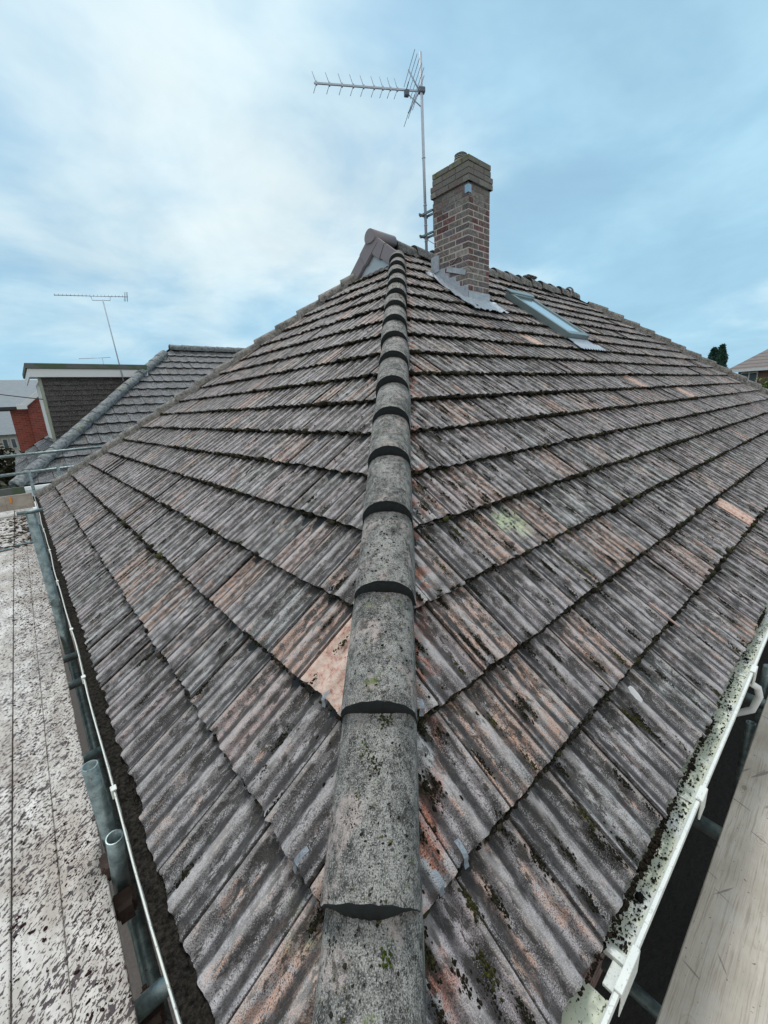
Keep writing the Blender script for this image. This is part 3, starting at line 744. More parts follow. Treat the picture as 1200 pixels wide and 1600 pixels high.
for yy in (1.42, 2.35, 3.05, 4.2, 5.4, 6.6):
    wv = .006*math.sin(yy*2.3+1)*.6+.006*math.sin(yy*5.1)*.4
    bm = BM(); box(bm, (-.058+wv, yy-.014, -.03), (-.049+wv, yy+.014, .008)); box(bm, (-.058+wv, yy-.014, .005), (-.038+wv, yy+.014, .010)); bev(bm, .002)
    o_ = obj('gutter_bracket', bm, M_gutter, gl); o_['group'] = 'gutter brackets'
bm = BM(); box(bm, (.068, .068, -.22), (L-.068, .092, -.075)); box(bm, (.068, .093, -.22), (.092, W-.068, -.075)); box(bm, (.093, .093, -.215), (.375, W-.1, -.20)); box(bm, (.376, .093, -.215), (L-.1, .375, -.20))
obj('fascia', bm, M_dirtywhite, house)
# bits lying in the right gutter
it = []
for _ in range(1100):
    x_ = .86+rs.rand()**1.5*3.2; y_ = rs.uniform(-.044, .0); sz = .0012+.003*rs.rand()**3
    it.append(((x_, y_, -.053), (sz*1.4, 0, 0), (0, sz, 0), (0, 0, sz*.5), np.array((.03, .027, .02))*(.5+rs.rand()), False))
for xx, yy, sz in ((1.22, -.004, .008), (1.02, -.018, .010), (1.0, .0, .007), (1.63, .0, .012), (2.1, -.03, .007), (.62, -.02, .006), (2.6, -.01, .009)):
    it.append(((xx, yy, -.051), (sz*1.3, 0, 0), (0, sz, 0), (0, 0, sz*.5), np.array((.018, .018, .015)), True))
gb = lumps('gutter_debris', it, M_moss, gr); gb['kind'] = 'stuff'

# ---------------------------------------------------------------- chimney
X0, X1, Y0, Y1 = 4.965, 5.435, 3.617, 4.222
ZB, ZC, ZD, ZT = 2.4855, 4.05, 4.203, 4.345
def bricks(bm, x0, x1, y0, y1, za, zb, start, lay_col):
    z = za; k = start; rs = random.Random(5+start)
    while z+.06 < zb+.004:
        for side in range(4):
            ln = (y1-y0) if side in (0, 2) else (x1-x0)
            p = 0. if (k+side) % 2 == 0 else None
            segs = []; q = 0.
            first = .2125 if (k+side) % 2 == 0 else .1025
            cur = first; q = 0.
            while q < ln-.02:
                e_ = min(q+cur, ln)
                if ln-e_ < .05: e_ = ln
                segs.append((q, e_)); q = e_+.010; cur = .215
            for (a, b) in segs:
                if side in (1, 3):        # corners belong to sides 0 and 2: leave them out here
                    a = max(a, .004); b = min(b, ln-.004)
                jj = rs.uniform(-.002, .002); d_ = .09; zz0 = z+.0; zz1 = z+.064
                if side == 0: lo, hi = (x0+jj, y0+a, zz0), (x0+d_, y0+b, zz1)
                if side == 2: lo, hi = (x1-d_, y0+a, zz0), (x1+jj, y0+b, zz1)
                if side == 1: lo, hi = (x0+a, y0+jj+(.0), zz0), (x0+b, y0+d_, zz1)
                if side == 3: lo, hi = (x0+a, y1-d_, zz0), (x0+b, y1+jj, zz1)
                vs = box(bm, lo, hi); c = random.choice(PAL)
                kk = 1.15*(.75+.5*rs.random())
                for v in vs: v[lay_col] = Vector([q_*kk for q_ in c])
        z += .0745; k += 1
PAL = [(a_*1.05, b_*1.12, c_*1.2) for a_, b_, c_ in [(.155, .135, .125), (.19, .17, .15), (.145, .105, .098), (.165, .115, .105), (.15, .080, .080), (.12, .092, .098), (.22, .20, .175), (.18, .155, .14), (.14, .125, .125)]]
bm = BM(); lc = bm.verts.layers.float_vector.new('tile')
bricks(bm, X0, X1, Y0, Y1, ZB, ZC, 0, lc)
bricks(bm, X0-.028, X1+.028, Y0-.028, Y1+.028, ZC+.002, ZD, 1, lc)
bricks(bm, X0-.008, X1+.008, Y0-.008, Y1+.008, ZD+.004, ZT, 0, lc)
bmesh.ops.bevel(bm, geom=bm.edges[:], offset=.004, segments=1, affect='EDGES')
ch = obj('chimney', bm, M_brick, house); ch['label'] = 'weathered brown brick chimney stack with corbelled head'
bm = BM(); box(bm, (X0+.0025, Y0+.0025, ZB-.1), (X1-.0025, Y1-.0025, ZT-.008)); box(bm, (X0-.020, Y0-.020, ZC+.004), (X1+.020, Y1+.020, ZD-.012))
obj('mortar', bm, M_joint, ch)
bm = BM(); n_ = 8                                             # uneven flaunching on top
vsx = [[bm.verts.new((X0+(X1-X0)*i/n_, Y0+(Y1-Y0)*j/n_, ZT-.012+.055*math.sin(PI*i/n_)*math.sin(PI*j/n_)+random.uniform(0, .012))) for j in range(n_+1)] for i in range(n_+1)]
for i in range(n_):
    for j in range(n_): bm.faces.new((vsx[i][j], vsx[i+1][j], vsx[i+1][j+1], vsx[i][j+1]))
obj('flaunching', bm, simple('weathered_flaunching', (.12, .12, .10), .95, 0, .4, 20, bumpd=.006), ch)
pc = Vector((5.17, 3.90, 0)); bm = BM()
tube(bm, pc+Vector((0, 0, ZT)), pc+Vector((0, 0, 4.44)), .085, 24, .012)
pot = obj('chimney_pot', bm, simple('buff_pot', (.28, .25, .22), .8, 0, .2, 20), ch)
bm = BM()
for k in range(3): tube(bm, pc+Vector((0, 0, 4.445+.022*k)), pc+Vector((0, 0, 4.457+.022*k)), .088-.004*k, 24)
for k in range(8): tube(bm, pc+Vector((.07*math.cos(k*PI/4), .07*math.sin(k*PI/4), 4.43)), pc+Vector((.07*math.cos(k*PI/4), .07*math.sin(k*PI/4), 4.50)), .006, 6)
tube(bm, pc+Vector((0, 0, 4.50)), pc+Vector((0, 0, 4.525)), .085, 24, r2=.05)
obj('cowl', bm, simple('grey_cowl', (.26, .28, .29), .5, .4), pot)
# lead flashings
bm = BM()
def onR(x, y, n): return Vector((x, y, y*T))+Vector(Rn)*n
def sheet(bm, P, nx, ny):
    g_ = [[bm.verts.new(P(i/nx, j/ny)) for j in range(ny+1)] for i in range(nx+1)]
    for i in range(nx):
        for j in range(ny): bm.faces.new((g_[i][j], g_[i+1][j], g_[i+1][j+1], g_[i][j+1]))
rl = np.random.RandomState(2); wn = lambda: float(rl.randn())*.0065
fy0, fy1 = Y0-.20, Y1+.02
sheet(bm, lambda a, b: onR(X0-.20+.20*a-.0, Y0-.16+(Y1-Y0+.16)*b, .012+wn()+.010*math.sin(a*PI)), 6, 14)
sheet(bm, lambda a, b: onR(X0-.21+(X1-X0+.36)*a, Y0-.24+.26*b+.01*math.sin(a*40), .016+wn()+(.002)), 26, 5)
for i in range(9):                                      # soakers and stepped cover flashing on the left cheek
    ya = Y0+(Y1-Y0)*i/9; yb = Y0+(Y1-Y0)*(i+1)/9
    zt = math.floor((ya*T+.17)/.0745)*.0745+.03
    quad(bm, (X0-.006, ya, ya*T-.02), (X0-.006, yb, yb*T-.02), (X0-.006, yb, zt), (X0-.006, ya, zt-.02))
quad(bm, (X0-.002, Y0-.007, Y0*T-.03), (X1+.01, Y0-.007, Y0*T-.03), (X1+.01, Y0-.007, Y0*T+.115), (X0-.002, Y0-.007, Y0*T+.10))
obox(bm, (X0-.012, Y0+.20, Y0*T+.40), (0, .8, .28), (1, 0, 0), (0, -.28, .8), .20, .006, .035)      # bent-up strip sticking off the cheek
obox(bm, (X0-.015, Y1-.03, Y1*T+.12), (0, 1, 0), (1, 0, 0), (0, 0, 1), .07, .008, .10)
fl = obj('flashing', bm, M_lead, ch); fl['label'] = 'crumpled grey lead flashing round the chimney foot'
sm_ = fl.modifiers.new('thick', 'SOLIDIFY'); sm_.thickness = .004

# ---------------------------------------------------------------- skylight
def SL(a, b, n): return onR(6.43+.70*a, 2.93+1.08*b, n*.8)
sk = None
def slab(bm, a0, a1, b0, b1, n0, n1):
    lo = [SL(a, b, n) for a in (a0, a1) for b in (b0, b1) for n in (n0, n1)]
    vs = [bm.verts.new(p) for p in lo]
    for q in ((0, 1, 3, 2), (4, 6, 7, 5), (0, 4, 5, 1), (2, 3, 7, 6), (0, 2, 6, 4), (1, 5, 7, 3)): bm.faces.new([vs[i] for i in q])
bm = BM()
slab(bm, 0, .09, 0, 1, -.02, .10); slab(bm, .91, 1, 0, 1, -.02, .10); slab(bm, .09, .91, 0, .07, -.02, .095); slab(bm, .09, .91, .90, 1, -.02, .115); slab(bm, -.02, 1.02, .93, 1.03, .10, .135)
bev(bm, .006, 1)
sk = obj('skylight', bm, M_skyframe, house); sk['label'] = 'grey framed roof window'
bm = BM(); slab(bm, .09, .91, .07, .90, .07, .078); obj('pane', bm, M_skyglass, sk)
bm = BM(); slab(bm, .03, .97, -.20, -.01, .004, .010)
sheet(bm, lambda a, b: SL(-.06+1.25*a, -.24+.12*b+.012*math.sin(a*60), .012+.004*math.sin(a*60)), 40, 3)
obj('flashing', bm, M_lead, sk)

# ================================================================ TV AERIAL on the chimney
MX, MY = 5.0, 4.41
an = empty('tv_aerial', (MX, MY, 3.45), 'large grey television aerial on a tall mast beside the brick chimney', 'aerial')
bm = BM(); tube(bm, (MX+.01, MY, 3.40), (MX-.02, MY, 5.80), .020, 12)
for z in (4.62, 4.05, 3.8, 3.6): tube(bm, (MX+.01-.03*(z-3.4)/2.4, MY, z), (MX+.01-.03*(z-3.4)/2.4, MY, z+.012), .025, 12)
obj('mast', bm, M_alu, an)
bm = BM()
for z in (3.93, 3.66):
    box(bm, (MX-.06, Y1+.003, z-.012), (MX-.035, MY+.06, z+.012)); box(bm, (MX+.035, Y1+.003, z-.012), (MX+.06, MY+.06, z+.012)); box(bm, (MX-.10, MY+.022, z-.015), (MX+.08, MY+.034, z+.015))
box(bm, (MX-.03, Y1+.0035, 3.60), (MX+.05, Y1+.015, 4.0))
obj('bracket', bm, M_galv, an)
bm = BM(); box(bm, (X0-.012, Y0-.012, 3.93), (X0+.05, Y0-.004, 4.02)); box(bm, (X0-.012, Y0-.0035, 3.93), (X0-.0045, Y0+.05, 4.02))
obj('corner_plate', bm, simple('blue_plate', (.28, .45, .60), .5, .3), an)
tip = Vector((3.78, 5.18, 5.415)); root = Vector((5.03, 4.41, 5.395)); fw = (tip-root).normalized(); sd_ = Vector((0, 0, 1)).cross(fw).normalized(); upv = Vector((0, 0, 1)); BLn = (tip-root).length
if sd_.dot(Vector((.5, .86, 0))) < 0: sd_ = -sd_
bm = BM(); obox(bm, (tip+root)/2, fw, sd_, upv, BLn/2, .0095, .0095); bm2 = bm
obj('boom', bm, M_alu, an)
offs = [.0, .125, .245, .355, .455, .56, .645, .72, .79]
for q in offs:
    p = tip-fw*(.03+q*1.36)
    bm = BM(); obox(bm, p, fw, sd_, upv, .010, .016, .018)
    for (a, b, c_, ln) in ((.42, -.35, .85, .115), (.42, .35, -.85, .105), (.5, .6, .45, .05), (.5, -.6, -.45, .05)):
        tube(bm, p, p+(fw*a+sd_*b+upv*c_).normalized()*ln, .0042, 6)
    o_ = obj('director', bm, M_alu, an); o_['group'] = 'director rods along the boom'
p0 = root+fw*.06
for sgn, ln in ((1, .27), (-1, .30)):
    dr = (fw*.55+upv*sgn*.85).normalized()
    bm = BM(); tube(bm, p0, p0+dr*ln, .010, 8)
    for i in range(5 if sgn > 0 else 3):
        c_ = p0+dr*(.05+(ln-.06)*i/(4 if sgn > 0 else 2)); tube(bm, c_-sd_*.34, c_+sd_*.30, .0042, 6)
    obj('reflector', bm, M_alu, an)
bm = BM(); pd = root+fw*.24; obox(bm, pd-upv*.035, fw, sd_, upv, .032, .03, .035); bev(bm, .008, 1); tube(bm, pd-sd_*.13+upv*.01, pd+sd_*.13+upv*.01, .006, 6)
obj('dipole', bm, M_plas, an)
bm = BM(); tube(bm, pd-upv*.03, (MX-.012, MY, 5.20), .008, 8); obj('brace', bm, M_alu, an)
bm = BM(); obox(bm, (MX-.015, MY, 5.39), fw, sd_, upv, .045, .035, .03); bev(bm, .006); obj('mast_clamp', bm, M_plas, an)
bm = BM(); path(bm, [(MX+.0, MY-.022, 3.80), (MX-.04, MY-.03, 3.62), (X0-.02, Y1-.02, 3.50), (X0-.008, Y1-.12, 3.40), (X0-.008, Y0+.38, 3.30), (X0-.008, Y0+.33, 3.20), (X0-.008, Y0+.28, 3.17), (X0-.008, Y0+.20, 3.21), (X0-.010, Y0+.15, 3.24), (X0-.010, Y0+.08, 3.16), (X0-.010, Y0+.0, 3.08), (X0+.12, Y0-.010, 3.02)], .0045, 6)
obj('cable', bm, M_tan, an)

# ================================================================ SCAFFOLD
TR = .028
ZBD = -.30
def board(x0, x1, y0, y1, z, m, label, th=.038, group=None, name='scaffold_board'):
    bm = BM(); box(bm, (x0, y0, z-th), (x1, y1, z)); bev(bm, .003, 1)
    return tag(obj(name, bm, m), label, 'board', group)
board(-.2705, -.134, -1.2, 7.36, ZBD, M_ply, 'moss littered pale board right beside the left gutter, long near run')
board(-.405, -.2725, -1.2, 7.35, ZBD-.0015, M_ply, 'speckled pale board between the gutter side board and the dark seam, near run')
board(-.690, -.411, -1.2, 7.34, ZBD-.004, M_ply, 'pale scaffold board second from the left gutter, near run')
board(-.975, -.696, -1.2, 7.37, ZBD+.002, M_ply, 'pale scaffold board third from the left gutter, near run')
board(-.397, -.125, 7.40, 10.9, ZBD-.002, M_ply, 'far moss littered board beyond the cross joint, nearest the gutter')
board(-.690, -.411, 7.39, 10.9, ZBD+.002, M_ply, 'far moss littered board beyond the cross joint, away from gutter')
bm = BM(); box(bm, (-.40, 7.30, ZBD+.004), (-.13, 7.345, ZBD+.018)); bev(bm, .003); tag(obj('board_batten', bm, M_galv), 'thin pale strip across the joint of the boards nearest the gutter', 'strip')
bm = BM(); box(bm, (-.78, 7.15, ZBD+.006), (-.42, 7.20, ZBD+.020)); bev(bm, .003); tag(obj('board_batten', bm, M_galv), 'thin pale strip on the outer boards at the far left', 'strip')
board(-1.0, L, -.393, -.112, ZBD, M_wood, 'weathered bare timber scaffold board along the right gutter, scratched surface')
board(-1.0, L, -.680, -.399, ZBD-.005, M_wood, 'outer timber scaffold board on the right, mostly out of view')
# moss droppings strewn on the left boards
it = []; rs = np.random.RandomState(33)
for _ in range(11000):
    y = .3+rs.rand()**1.8*7.; x = rs.uniform(-.69, -.138)
    if n1d(y*2+x*9, 4)*.6+n1d(x*11-y, 9)*.5 < .28+.5*(x < -.42): continue
    sz = (.0011+.0034*rs.rand()**4)*(1 if y < 4 else 1.5); an_ = rs.rand()*PI
    ca, sa = math.cos(an_), math.sin(an_)
    cc = np.array((.030, .020, .019)) if rs.rand() < .8 else np.array((.07, .022, .026))
    it.append(((x, y, ZBD+sz*.2+(-.004 if x < -.41 else 0)), (ca*sz*1.7, sa*sz*1.7, 0), (-sa*sz*.9, ca*sz*.9, 0), (0, 0, sz*.45), cc*(.5+rs.rand()), False))
for _ in range(46):
    y = .7+rs.rand()*.9; x = rs.uniform(-.40, -.16); sz = .002+.004*rs.rand()**2; an_ = rs.rand()*PI; ca, sa = math.cos(an_), math.sin(an_)
    it.append(((x, y, ZBD+.001), (ca*sz*1.6, sa*sz*1.6, 0), (-sa*sz, ca*sz, 0), (0, 0, sz*.3), np.array((.035, .016, .018)), True))
for _ in range(900):
    y = 7.2+rs.rand()*2.6; x = rs.uniform(-.9, -.12); sz = .006+.02*rs.rand()**2
    it.append(((x, y, ZBD+.001), (sz*1.5, 0, 0), (0, sz, 0), (0, 0, sz*.5), np.array((.05, .038, .028))*(.5+rs.rand()), False))
tag(lumps('moss_litter', it, M_moss), 'dark flakes of fallen moss strewn over the left scaffold boards', 'moss', None, 'stuff')

def coupler(name, c, label, m=M_rust, s=1.):
    c = Vector(c); bm = BM()
    obox(bm, c, (1, 0, 0), (0, 1, 0), (0, 0, 1), .036*s, .040*s, .026*s)
    bev(bm, .008, 2)
    tube(bm, c+Vector((.0, .03, -.02))*s, c+Vector((.0, .075, .03))*s, .007*s, 8); tube(bm, c+Vector((0, .055, .008))*s, c+Vector((0, .068, .020))*s, .013*s, 6)
    obox(bm, c+Vector((0, -.045, .01))*s, (1, 0, 0), (0, 1, 0), (0, 0, 1), .022*s, .012*s, .03*s)
    return tag(obj(name, bm, m), label, 'coupler', 'scaffold couplers')
def pole(a, b, label, r=TR, group='scaffold tubes'):
    bm = BM(); tube(bm, a, b, r, 24, .004)
    return tag(obj('scaffold_tube', bm, M_galv), label, 'scaffold tube', group)
pole((-.101, 1.56, GZ+.03), (-.101, 1.56, .045), 'nearest upright tube with open top rising past the left board edge')
pole((-.108, 1.375, -.46), (-.083, 1.33, -.115), 'short open ended tube leaning out beside the left gutter')
coupler('scaffold_coupler', (-.112, 1.42, -.30), 'rusty coupler at the foot of the nearest upright tube')
coupler('scaffold_coupler', (-.105, 1.30, -.385), 'rusty coupler below the short leaning tube')
pole((-.098, 3.75, GZ+.03), (-.096, 3.75, .70), 'tall grey upright tube standing beyond the middle of left boards', .030)
coupler('scaffold_coupler', (-.096, 3.75, -.02), 'coupler clamped half way up the tall left upright', M_galv, .85)
bm = BM(); tube(bm, (-.17, 3.75, .715), (-.02, 3.75, .715), .014, 10); tag(obj('tube_cap', bm, M_galv), 'flat bar capping the tall left upright tube', 'cap')
pole((-.034, 10.2, GZ), (-.034, 10.2, .46), 'upright tube at the far corner below the lower guard rail', .026)
pole((.42, 10.2, GZ), (.42, 10.2, .50), 'upright tube behind the far roof corner under the lower rail', .026)
pole((-2.5, 10.26, .745), (2.6, 10.26, .80), 'upper guard rail crossing in front of the neighbouring roof', .026)
pole((-2.5, 10.26, .395), (2.6, 10.26, .47), 'lower guard rail crossing in front of the neighbouring eaves', .028)
pole((-.088, -.6, -.56), (-.082, 9.8, -.54), 'long ledger tube running below the gap beside the left boards')
for i, yy in enumerate((.93, 2.18, 3.0, 3.42, 4.5, 6.0)):
    pole((-.62 if i else -.135, yy, -.367), (.06, yy, -.357), ('nearest cross tube passing under the left gutter', 'second cross tube under the left gutter, just behind the open upright', 'third cross tube under the left gutter', 'fourth cross tube under the left gutter, close behind the third', 'fifth cross tube under the left gutter by the tall upright', 'farthest cross tube under the left gutter')[i])
coupler('scaffold_coupler', (-.105, .93, -.43), 'dark coupler under the nearest left cross tube')
pole((1.70, -.6, -.367), (1.70, .04, -.345), 'cross tube between the right gutter and the timber board')
pole((2.70, -.25, -.34), (2.70, .05, -.335), 'cross tube at the right edge of view behind the gutter clip')
pole((2.95, -.085, GZ), (2.95, -.085, -.24), 'open upright tube between right gutter and timber board')
pole((2.52, -.082, GZ), (2.52, -.082, -.36), 'dark upright tube close under the right hand cross tube', .020)
pole((1.2, -.16, -.72), (1.2, .1, -.72), 'low cross tube deep in the right hand gap', .022)
bm = BM(); path(bm, [(2.42, -.05, -.075), (2.44, -.085, -.10), (2.47, -.095, -.16), (2.47, -.08, -.25), (2.47, .0, -.33)], .016, 10)
tag(obj('waste_pipe', bm, M_white), 'bent white overflow pipe below the right gutter clip', 'pipe')
# far end boards of the lift
bm = BM(); box(bm, (-2.5, 9.95, -.20), (-.075, 9.99, .075)); bev(bm, .004); tag(obj('toe_board', bm, M_wood), 'upright timber toe board across the far left end', 'board')
bm = BM(); box(bm, (-.415, 9.93, -.07), (-.375, 9.948, .055)); bev(bm, .008, 2); tag(obj('orange_tag', bm, simple('orange_plastic', (.75, .33, .08), .5)), 'small orange tag on the far left toe board', 'tag')
bm = BM(); box(bm, (-2.5, 10.9, -.16), (-.17, 10.95, .10)); tag(obj('scaffold_board', bm, M_felt), 'mossy dark board behind the timber toe board', 'board')

# ================================================================ NEIGHBOURING HOUSE (left)
nb = empty('neighbour_house', (5, 17, GZ), 'neighbouring house on the left with grey pantiled hipped roof and flat roofed dormer', 'house')
NX, NY, NZ, ND = -.32, 12., .02, 5.15; NP = math.atan2(3.80-NZ-.06, ND); nc, ns_ = math.cos(NP), math.sin(NP); NLn = 16.
mn = tile_field('n', None, nb, (NX, NY, NZ), (1, 0, 0), (0, nc, ns_), (0, -ns_, nc), NLn, 15, .42, .30, .1, [lambda a, s: a > s*nc-.4 and a < 9., lambda a, s: s*nc < ND+.1], ribs=1, depth=.020, step=.040, per=10, seed=14)
nr_ = obj('roof', cut(mn, [((NX, NY, 0), (-1, 1, 0)), ((0, NY+ND, 0), (0, 1, 0))]), M_tile_n, nb)
mn2 = tile_field('n2', None, nb, (NX, NY, NZ), (0, 1, 0), (nc, 0, ns_), (-ns_, 0, nc), 10.3, 13, .42, .30, .1, [lambda a, s: a > s*nc-.4, lambda a, s: s*nc < ND+.1], ribs=1, depth=.020, step=.040, per=10, seed=15)
obj('roof_slope', cut(mn2, [((NX, NY, 0), (1, -1, 0)), ((NX, NY+2*ND, 0), (1, 1, 0))]), M_tile_n, nr_)
bm = BM(); quad(bm, (NX, NY+2*ND, NZ), (NX+NLn, NY+2*ND, NZ), (NX+NLn, NY+ND, NZ+ND*ns_/nc), (NX+ND, NY+ND, NZ+ND*ns_/nc))
quad(bm, (NX+9, NY, NZ), (NX+NLn, NY, NZ), (NX+NLn, NY+ND, NZ+ND*ns_/nc), (NX+9, NY+ND, NZ+ND*ns_/nc)); obj('rear_slope', bm, M_tile_n, nr_)
big = []
for i in range(3):
    me = bpy.data.meshes.new('hip_tile'); b_ = barrel(.50, .018, .135, seed=20+i); b_.to_mesh(me); b_.free(); me.materials.append(M_hip_n); me.materials.append(M_hip_n); big.append(me)
for i in range(17):
    d_ = .45*i/math.sqrt(2+(ns_/nc)**2)
    if d_ < ND: lay('hip_tile', big[i % 3], frame((NX+d_, NY+d_, NZ+d_*ns_/nc+.0), (1, 1, ns_/nc)), nr_)
for i in range(22): lay('ridge_tile', big[i % 3], frame((NX+ND+.43*i, NY+ND, NZ+ND*ns_/nc), (1, 0, 0)), nr_)
bm = BM(); box(bm, (NX+.3, NY+.3, GZ), (NX+NLn, NY+2*ND-.3, NZ-.1)); obj('wall', bm, M_housebrick, nb)
bm = BM(); box(bm, (NX-.06, NY-.06, -.26), (NX+NLn, NY-.03, -.04)); obj('fascia', bm, M_white, nb)
bm = BM(); box(bm, (NX-.05, NY-.16, -.10), (NX+NLn, NY-.065, -.02)); bev(bm, .01); obj('gutter', bm, M_white, nb)
bm = BM(); box(bm, (NX-.8, NY-1.3, -1.0), (1.2, NY-.2, -.35)); bev(bm, .02); obj('porch_roof', bm, M_white, nb)
# dormer with dark tiled cheek
DX0, DX1, DY0, DY1 = .74, 3.62, 15.9, 19.5
bm = BM(); box(bm, (DX0+.05, DY0+.04, .5), (DX1, DY1, 2.60)); dm = obj('dormer', bm, M_dirtywhite, nb); dm['label'] = 'flat roofed dormer with dark tile hung cheek and white fascia'
mc = tile_field('c', None, nb, (DX0+.07, DY0, .6), (1, 0, 0), (0, 0, 1), (0, -1, 0), 3.4, 14, .15, .22, 0, [lambda a, s: a > 0 and a < 2.7], ribs=1, depth=.0, step=.02, per=4, seed=17, gap=False)
obj('cheek', cut(mc, [((0, 0, 2.61), (0, 0, 1)), ((DX0+.07, 0, 0), (-1, 0, 0))]), M_tile_d, dm)
bm = BM(); box(bm, (DX0-.02, DY0-.02, .70), (DX0+.055, DY0+.06, 2.60)); obj('corner_trim', bm, simple('mossy_trim', (.34, .38, .30), .8, 0, .3, 6), dm)
bm = BM(); box(bm, (DX0-.17, DY0-.15, 2.62), (DX1, DY0-.12, 2.85)); box(bm, (DX0-.20, DY0-.15, 2.62), (DX0-.171, DY1, 2.85)); box(bm, (DX0-.17, DY0-.119, 2.62), (DX1, DY0+.3, 2.635)); obj('fascia', bm, M_white, dm)
bm = BM(); box(bm, (DX0-.24, DY0-.19, 2.853), (DX1, DY1, 3.0)); bev(bm, .01); obj('dormer_roof', bm, M_felt, dm)
a2 = empty('tv_aerial', (2.5, 14.0, 2.4), 'slim television aerial on a leaning pole above the flat dormer roof', 'aerial')
bm = BM(); tube(bm, (2.86, 15.70, 2.50), (2.80, 16.0, 4.93), .018, 8); obj('mast', bm, M_alu, a2)
bm = BM(); e0, e1 = Vector((1.585, 16.0, 4.925)), Vector((3.52, 16.0, 5.09)); tube(bm, e0, e1, .012, 6)
fd = (e1-e0).normalized()
for i in range(20): c_ = e0+fd*(.02+i*.098); tube(bm, c_-Vector((.01, .09, -.02)), c_+Vector((.01, .09, -.0)), .006, 4)
obj('boom', bm, M_alu, a2)
bm = BM()
for dz in (0, .04): tube(bm, e1-fd*(.10-dz)+Vector((0, -.16, .10)), e1-fd*(.10-dz)+Vector((0, .16, -.10)), .008, 4)
tube(bm, e1-fd*.02+Vector((0, -.1, .12)), e1-fd*.02+Vector((0, .1, -.12)), .010, 4); obj('reflector', bm, M_alu, a2)
bm = BM(); path(bm, [e0+fd*.92, e0+fd*.94-Vector((0, 0, .12)), e0+fd*1.42-Vector((0, 0, .12)), e0+fd*1.44], .010, 6); obj('bracket', bm, M_alu, a2)
a3 = empty('tv_aerial', (3.4, 26, 1.), 'tiny distant television aerial just above the dormer roof', 'aerial')
bm = BM(); q0, q1 = Vector((3.0, 26, 4.30)), Vector((4.35, 26, 4.40)); tube(bm, q0, q1, .016, 5)
for i in range(12):
    c_ = q0+(q1-q0)*(i/11); tube(bm, c_-Vector((0, .15, .04)), c_+Vector((0, .15, .04)), .009, 4)
obj('boom', bm, M_alu, a3)
bm = BM(); tube(bm, (4.0, 26, -2.5), (4.0, 26, 4.38), .016, 6); obj('mast', bm, M_alu, a3)
# overhead wire to the dormer
bm = BM(); A0 = Vector((-6., 22., 4.3)); B0 = Vector((.72, 15.85, 2.0)); path(bm, [A0.lerp(B0, t_/24)+Vector((0, 0, -.9*4*(t_/24)*(1-t_/24)*.25)) for t_ in range(25)], .014, 5)
tag(obj('overhead_wire', bm, M_cable), 'thin black overhead wire running to the neighbouring dormer', 'wire')

# red brick house beyond
rb = empty('brick_house', (.4, 26, GZ), 'red brick house with grey slate roof beyond the dormer, far left', 'house')
bm = BM(); box(bm, (-.10, 24, GZ), (.50, 30, 2.05)); box(bm, (.50, 23.8, GZ), (4., 30, 2.05))
quad(bm, (.5, 23.79, 2.05), (4., 23.79, 2.05), (2.25, 23.79, 3.5)); obj('wall', bm, M_redbrick, rb)
bm = BM(); quad(bm, (-1.9, 23.9, 2.05), (3.9, 23.9, 2.05), (3.9, 28, 3.45), (-1.9, 28, 3.45)); quad(bm, (-1.9, 32, 2.05), (3.9, 32, 2.05), (3.9, 28, 3.45), (-1.9, 28, 3.45)); obj('roof', bm, M_slate, rb)
bm = BM()
sl = Vector((1.75, 0, 1.45)).normalized()
obox(bm, Vector((.40, 23.70, 2.10))+sl*1.05, sl, (0, 1, 0), sl.cross(Vector((0, 1, 0))), 1.1, .08, .09); box(bm, (.15, 23.6, 1.93), (.50, 23.78, 2.12)); bev(bm, .005)
obj('bargeboard', bm, M_white, rb)
bm = BM(); box(bm, (-1.9, 23.75, 1.93), (.149, 23.88, 2.05)); obj('gutter', bm, M_cable, rb)
wh = empty('white_house', (-1.5, 40, GZ), 'pale distant house with dark roof glimpsed at the far left edge', 'house')
bm = BM(); box(bm, (-6, 36, GZ), (.2, 42, .75)); obj('wall', bm, simple('cream_render', (.55, .56, .52), .8), wh)
bm = BM(); quad(bm, (-6.4, 35.6, .7), (.3, 35.6, .7), (.3, 39, 2.3), (-6.4, 39, 2.3)); quad(bm, (-6.4, 42.4, .7), (.3, 42.4, .7), (.3, 39, 2.3), (-6.4, 39, 2.3)); obj('roof', bm, M_slate, wh)
for xx in (-.75, -.35):
    bm = BM(); box(bm, (xx-.14, 35.93, -.2), (xx+.14, 35.99, .45)); wi = obj('window', bm, M_white, wh)
    bm = BM(); box(bm, (xx-.10, 35.91, -.15), (xx+.10, 35.928, .40)); obj('pane', bm, M_glass, wi)

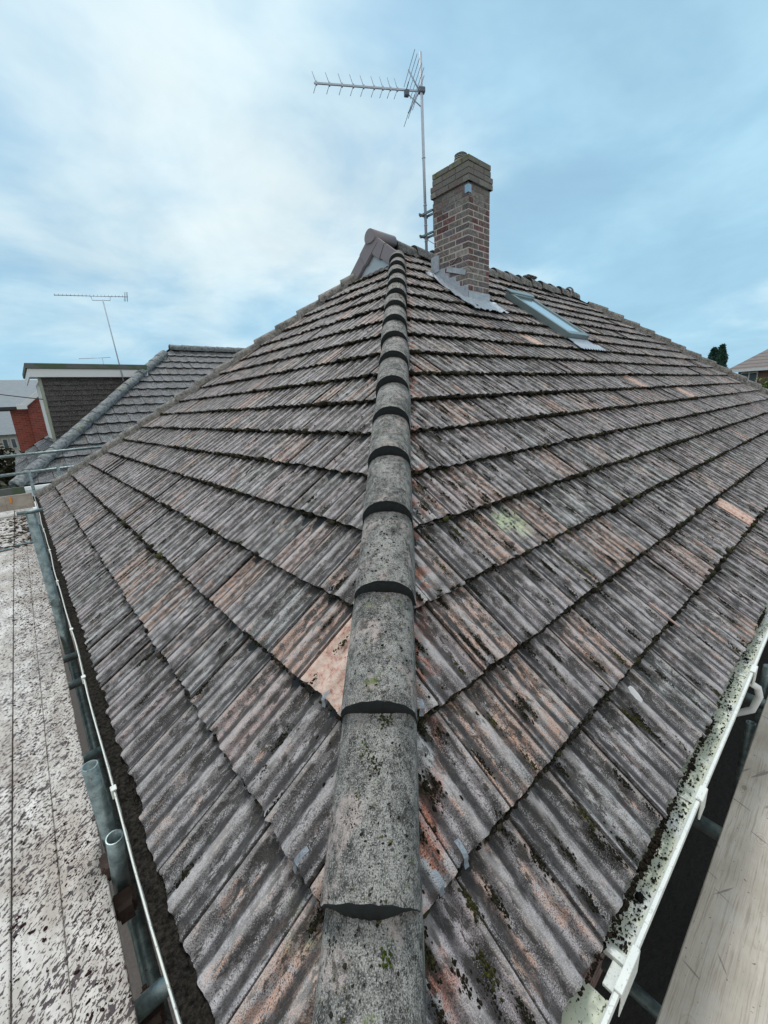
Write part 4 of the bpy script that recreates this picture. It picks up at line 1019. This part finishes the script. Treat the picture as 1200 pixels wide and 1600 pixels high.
# ================================================================ foliage
def leaves(name, c, rad, n, m, parent, size=.12, shape='ball', seed=1):
    rs = np.random.RandomState(seed); c = np.array(c, float); rad = np.array(rad, float)
    cl = rs.randn(int(n/22)+3, 3); cl /= np.linalg.norm(cl, axis=1)[:, None]; cl *= rs.rand(len(cl), 1)**.4
    V = []; F = []
    k = rs.randint(len(cl), size=n); p = cl[k]+rs.randn(n, 3)*.17
    if shape == 'cone':
        h = rs.rand(n)**1.25; th = rs.rand(n)*2*PI; tier = .75+.25*np.cos(h*34+np.sin(th*3)); rr = (1-h)*tier*(.55+.45*rs.rand(n)**.5)+.02
        p = np.stack([np.cos(th)*rr, np.sin(th)*rr, h*2-1-.12*rr], 1)
    P3 = c+p*rad
    a = rs.randn(n, 3); a /= np.linalg.norm(a, axis=1)[:, None]; b = np.cross(a, rs.randn(n, 3)); b /= np.linalg.norm(b, axis=1)[:, None]
    sz = size*(.5+rs.rand(n, 1))
    V = np.stack([P3-a*sz, P3+b*sz*.5, P3+a*sz, P3-b*sz*.5], 1).reshape(-1, 3)
    F = np.arange(4*n).reshape(n, 4)
    me = bpy.data.meshes.new(name); me.from_pydata(V.tolist(), [], F.tolist())
    return obj(name, me, m, parent)
for (x, y, hh, seed, lab) in ((33.2, 6.62, 6.15, 1, 'left and slightly shorter of two dark conifers beyond the far roof edge'), (33.3, 6.25, 6.28, 2, 'right and taller of two dark conifers beyond the far roof edge')):
    t_ = empty('conifer', (x, y, GZ), lab, 'tree', 'dark conifers beyond the roof')
    leaves('foliage', (x, y, GZ+hh*.5), (3.3, 2.0, hh*.5), 7500, M_conifer, t_, .13, 'cone', seed)
    bm = BM(); tube(bm, (x, y, GZ), (x, y, GZ+hh*.93), .12, 8, r2=.015); obj('trunk', bm, M_bark, t_)
rh = empty('brown_roofed_house', (44, 4, GZ), 'brown roofed brick bungalow with white windows at the far right edge', 'house')
bm = BM(); hy0, hy1 = -7., 6.1
quad(bm, (37.6, 6.7, 2.30), (37.6, hy0, 2.30), (41.8, hy0, 5.2), (41.8, 2.6, 5.2)); quad(bm, (37.6, 6.7, 2.30), (41.8, 2.6, 5.2), (46, 6.7, 2.30)); quad(bm, (46, 6.7, 2.3), (41.8, 2.6, 5.2), (41.8, hy0, 5.2), (46, hy0, 2.3))
obj('roof', bm, M_brownroof, rh)
bm = BM(); box(bm, (38.1, hy0, GZ), (45.5, hy1, 2.27)); obj('wall', bm, M_housebrick, rh)
bm = BM(); box(bm, (37.5, hy0, 2.14), (37.6, 6.75, 2.30)); obj('fascia', bm, M_white, rh)
bm = BM(); box(bm, (38.02, 5.05, .7), (38.09, 5.95, 2.1)); wn_ = obj('window', bm, M_white, rh)
bm = BM()
for a_, b_ in ((5.10, 5.46), (5.54, 5.90)):
    box(bm, (37.99, a_, 1.45), (38.018, b_, 2.02)); box(bm, (37.99, a_, .78), (38.018, b_, 1.38))
obj('pane', bm, M_glass, wn_)
hd = empty('hedge', (30, 3.5, GZ), 'bright green hedge in front of the far right bungalow', 'hedge')
leaves('foliage', (31.5, 2.75, -.95), (2.3, 2.0, 2.35), 9000, M_leaf, hd, .13, 'ball', 5)
bm = BM(); tube(bm, (31.5, 2.75, GZ), (31.5, 2.75, -.5), .12, 8); obj('stem', bm, M_bark, hd)
for (x, y, z, rr, seed, lab) in ((-1.6, 30, -1.2, 1.9, 7, 'dull green bush below the red brick house at far left'), (-.6, 20, -1.9, 1.2, 8, 'low dark bush beside the neighbouring house at far left')):
    s_ = empty('bush', (x, y, GZ), lab, 'bush'); leaves('foliage', (x, y, z), (rr, rr, rr*.8), 3500, M_leafdull, s_, .12, 'ball', seed)
    bm = BM(); tube(bm, (x, y, GZ), (x, y, z), .05, 6); obj('stem', bm, M_bark, s_)
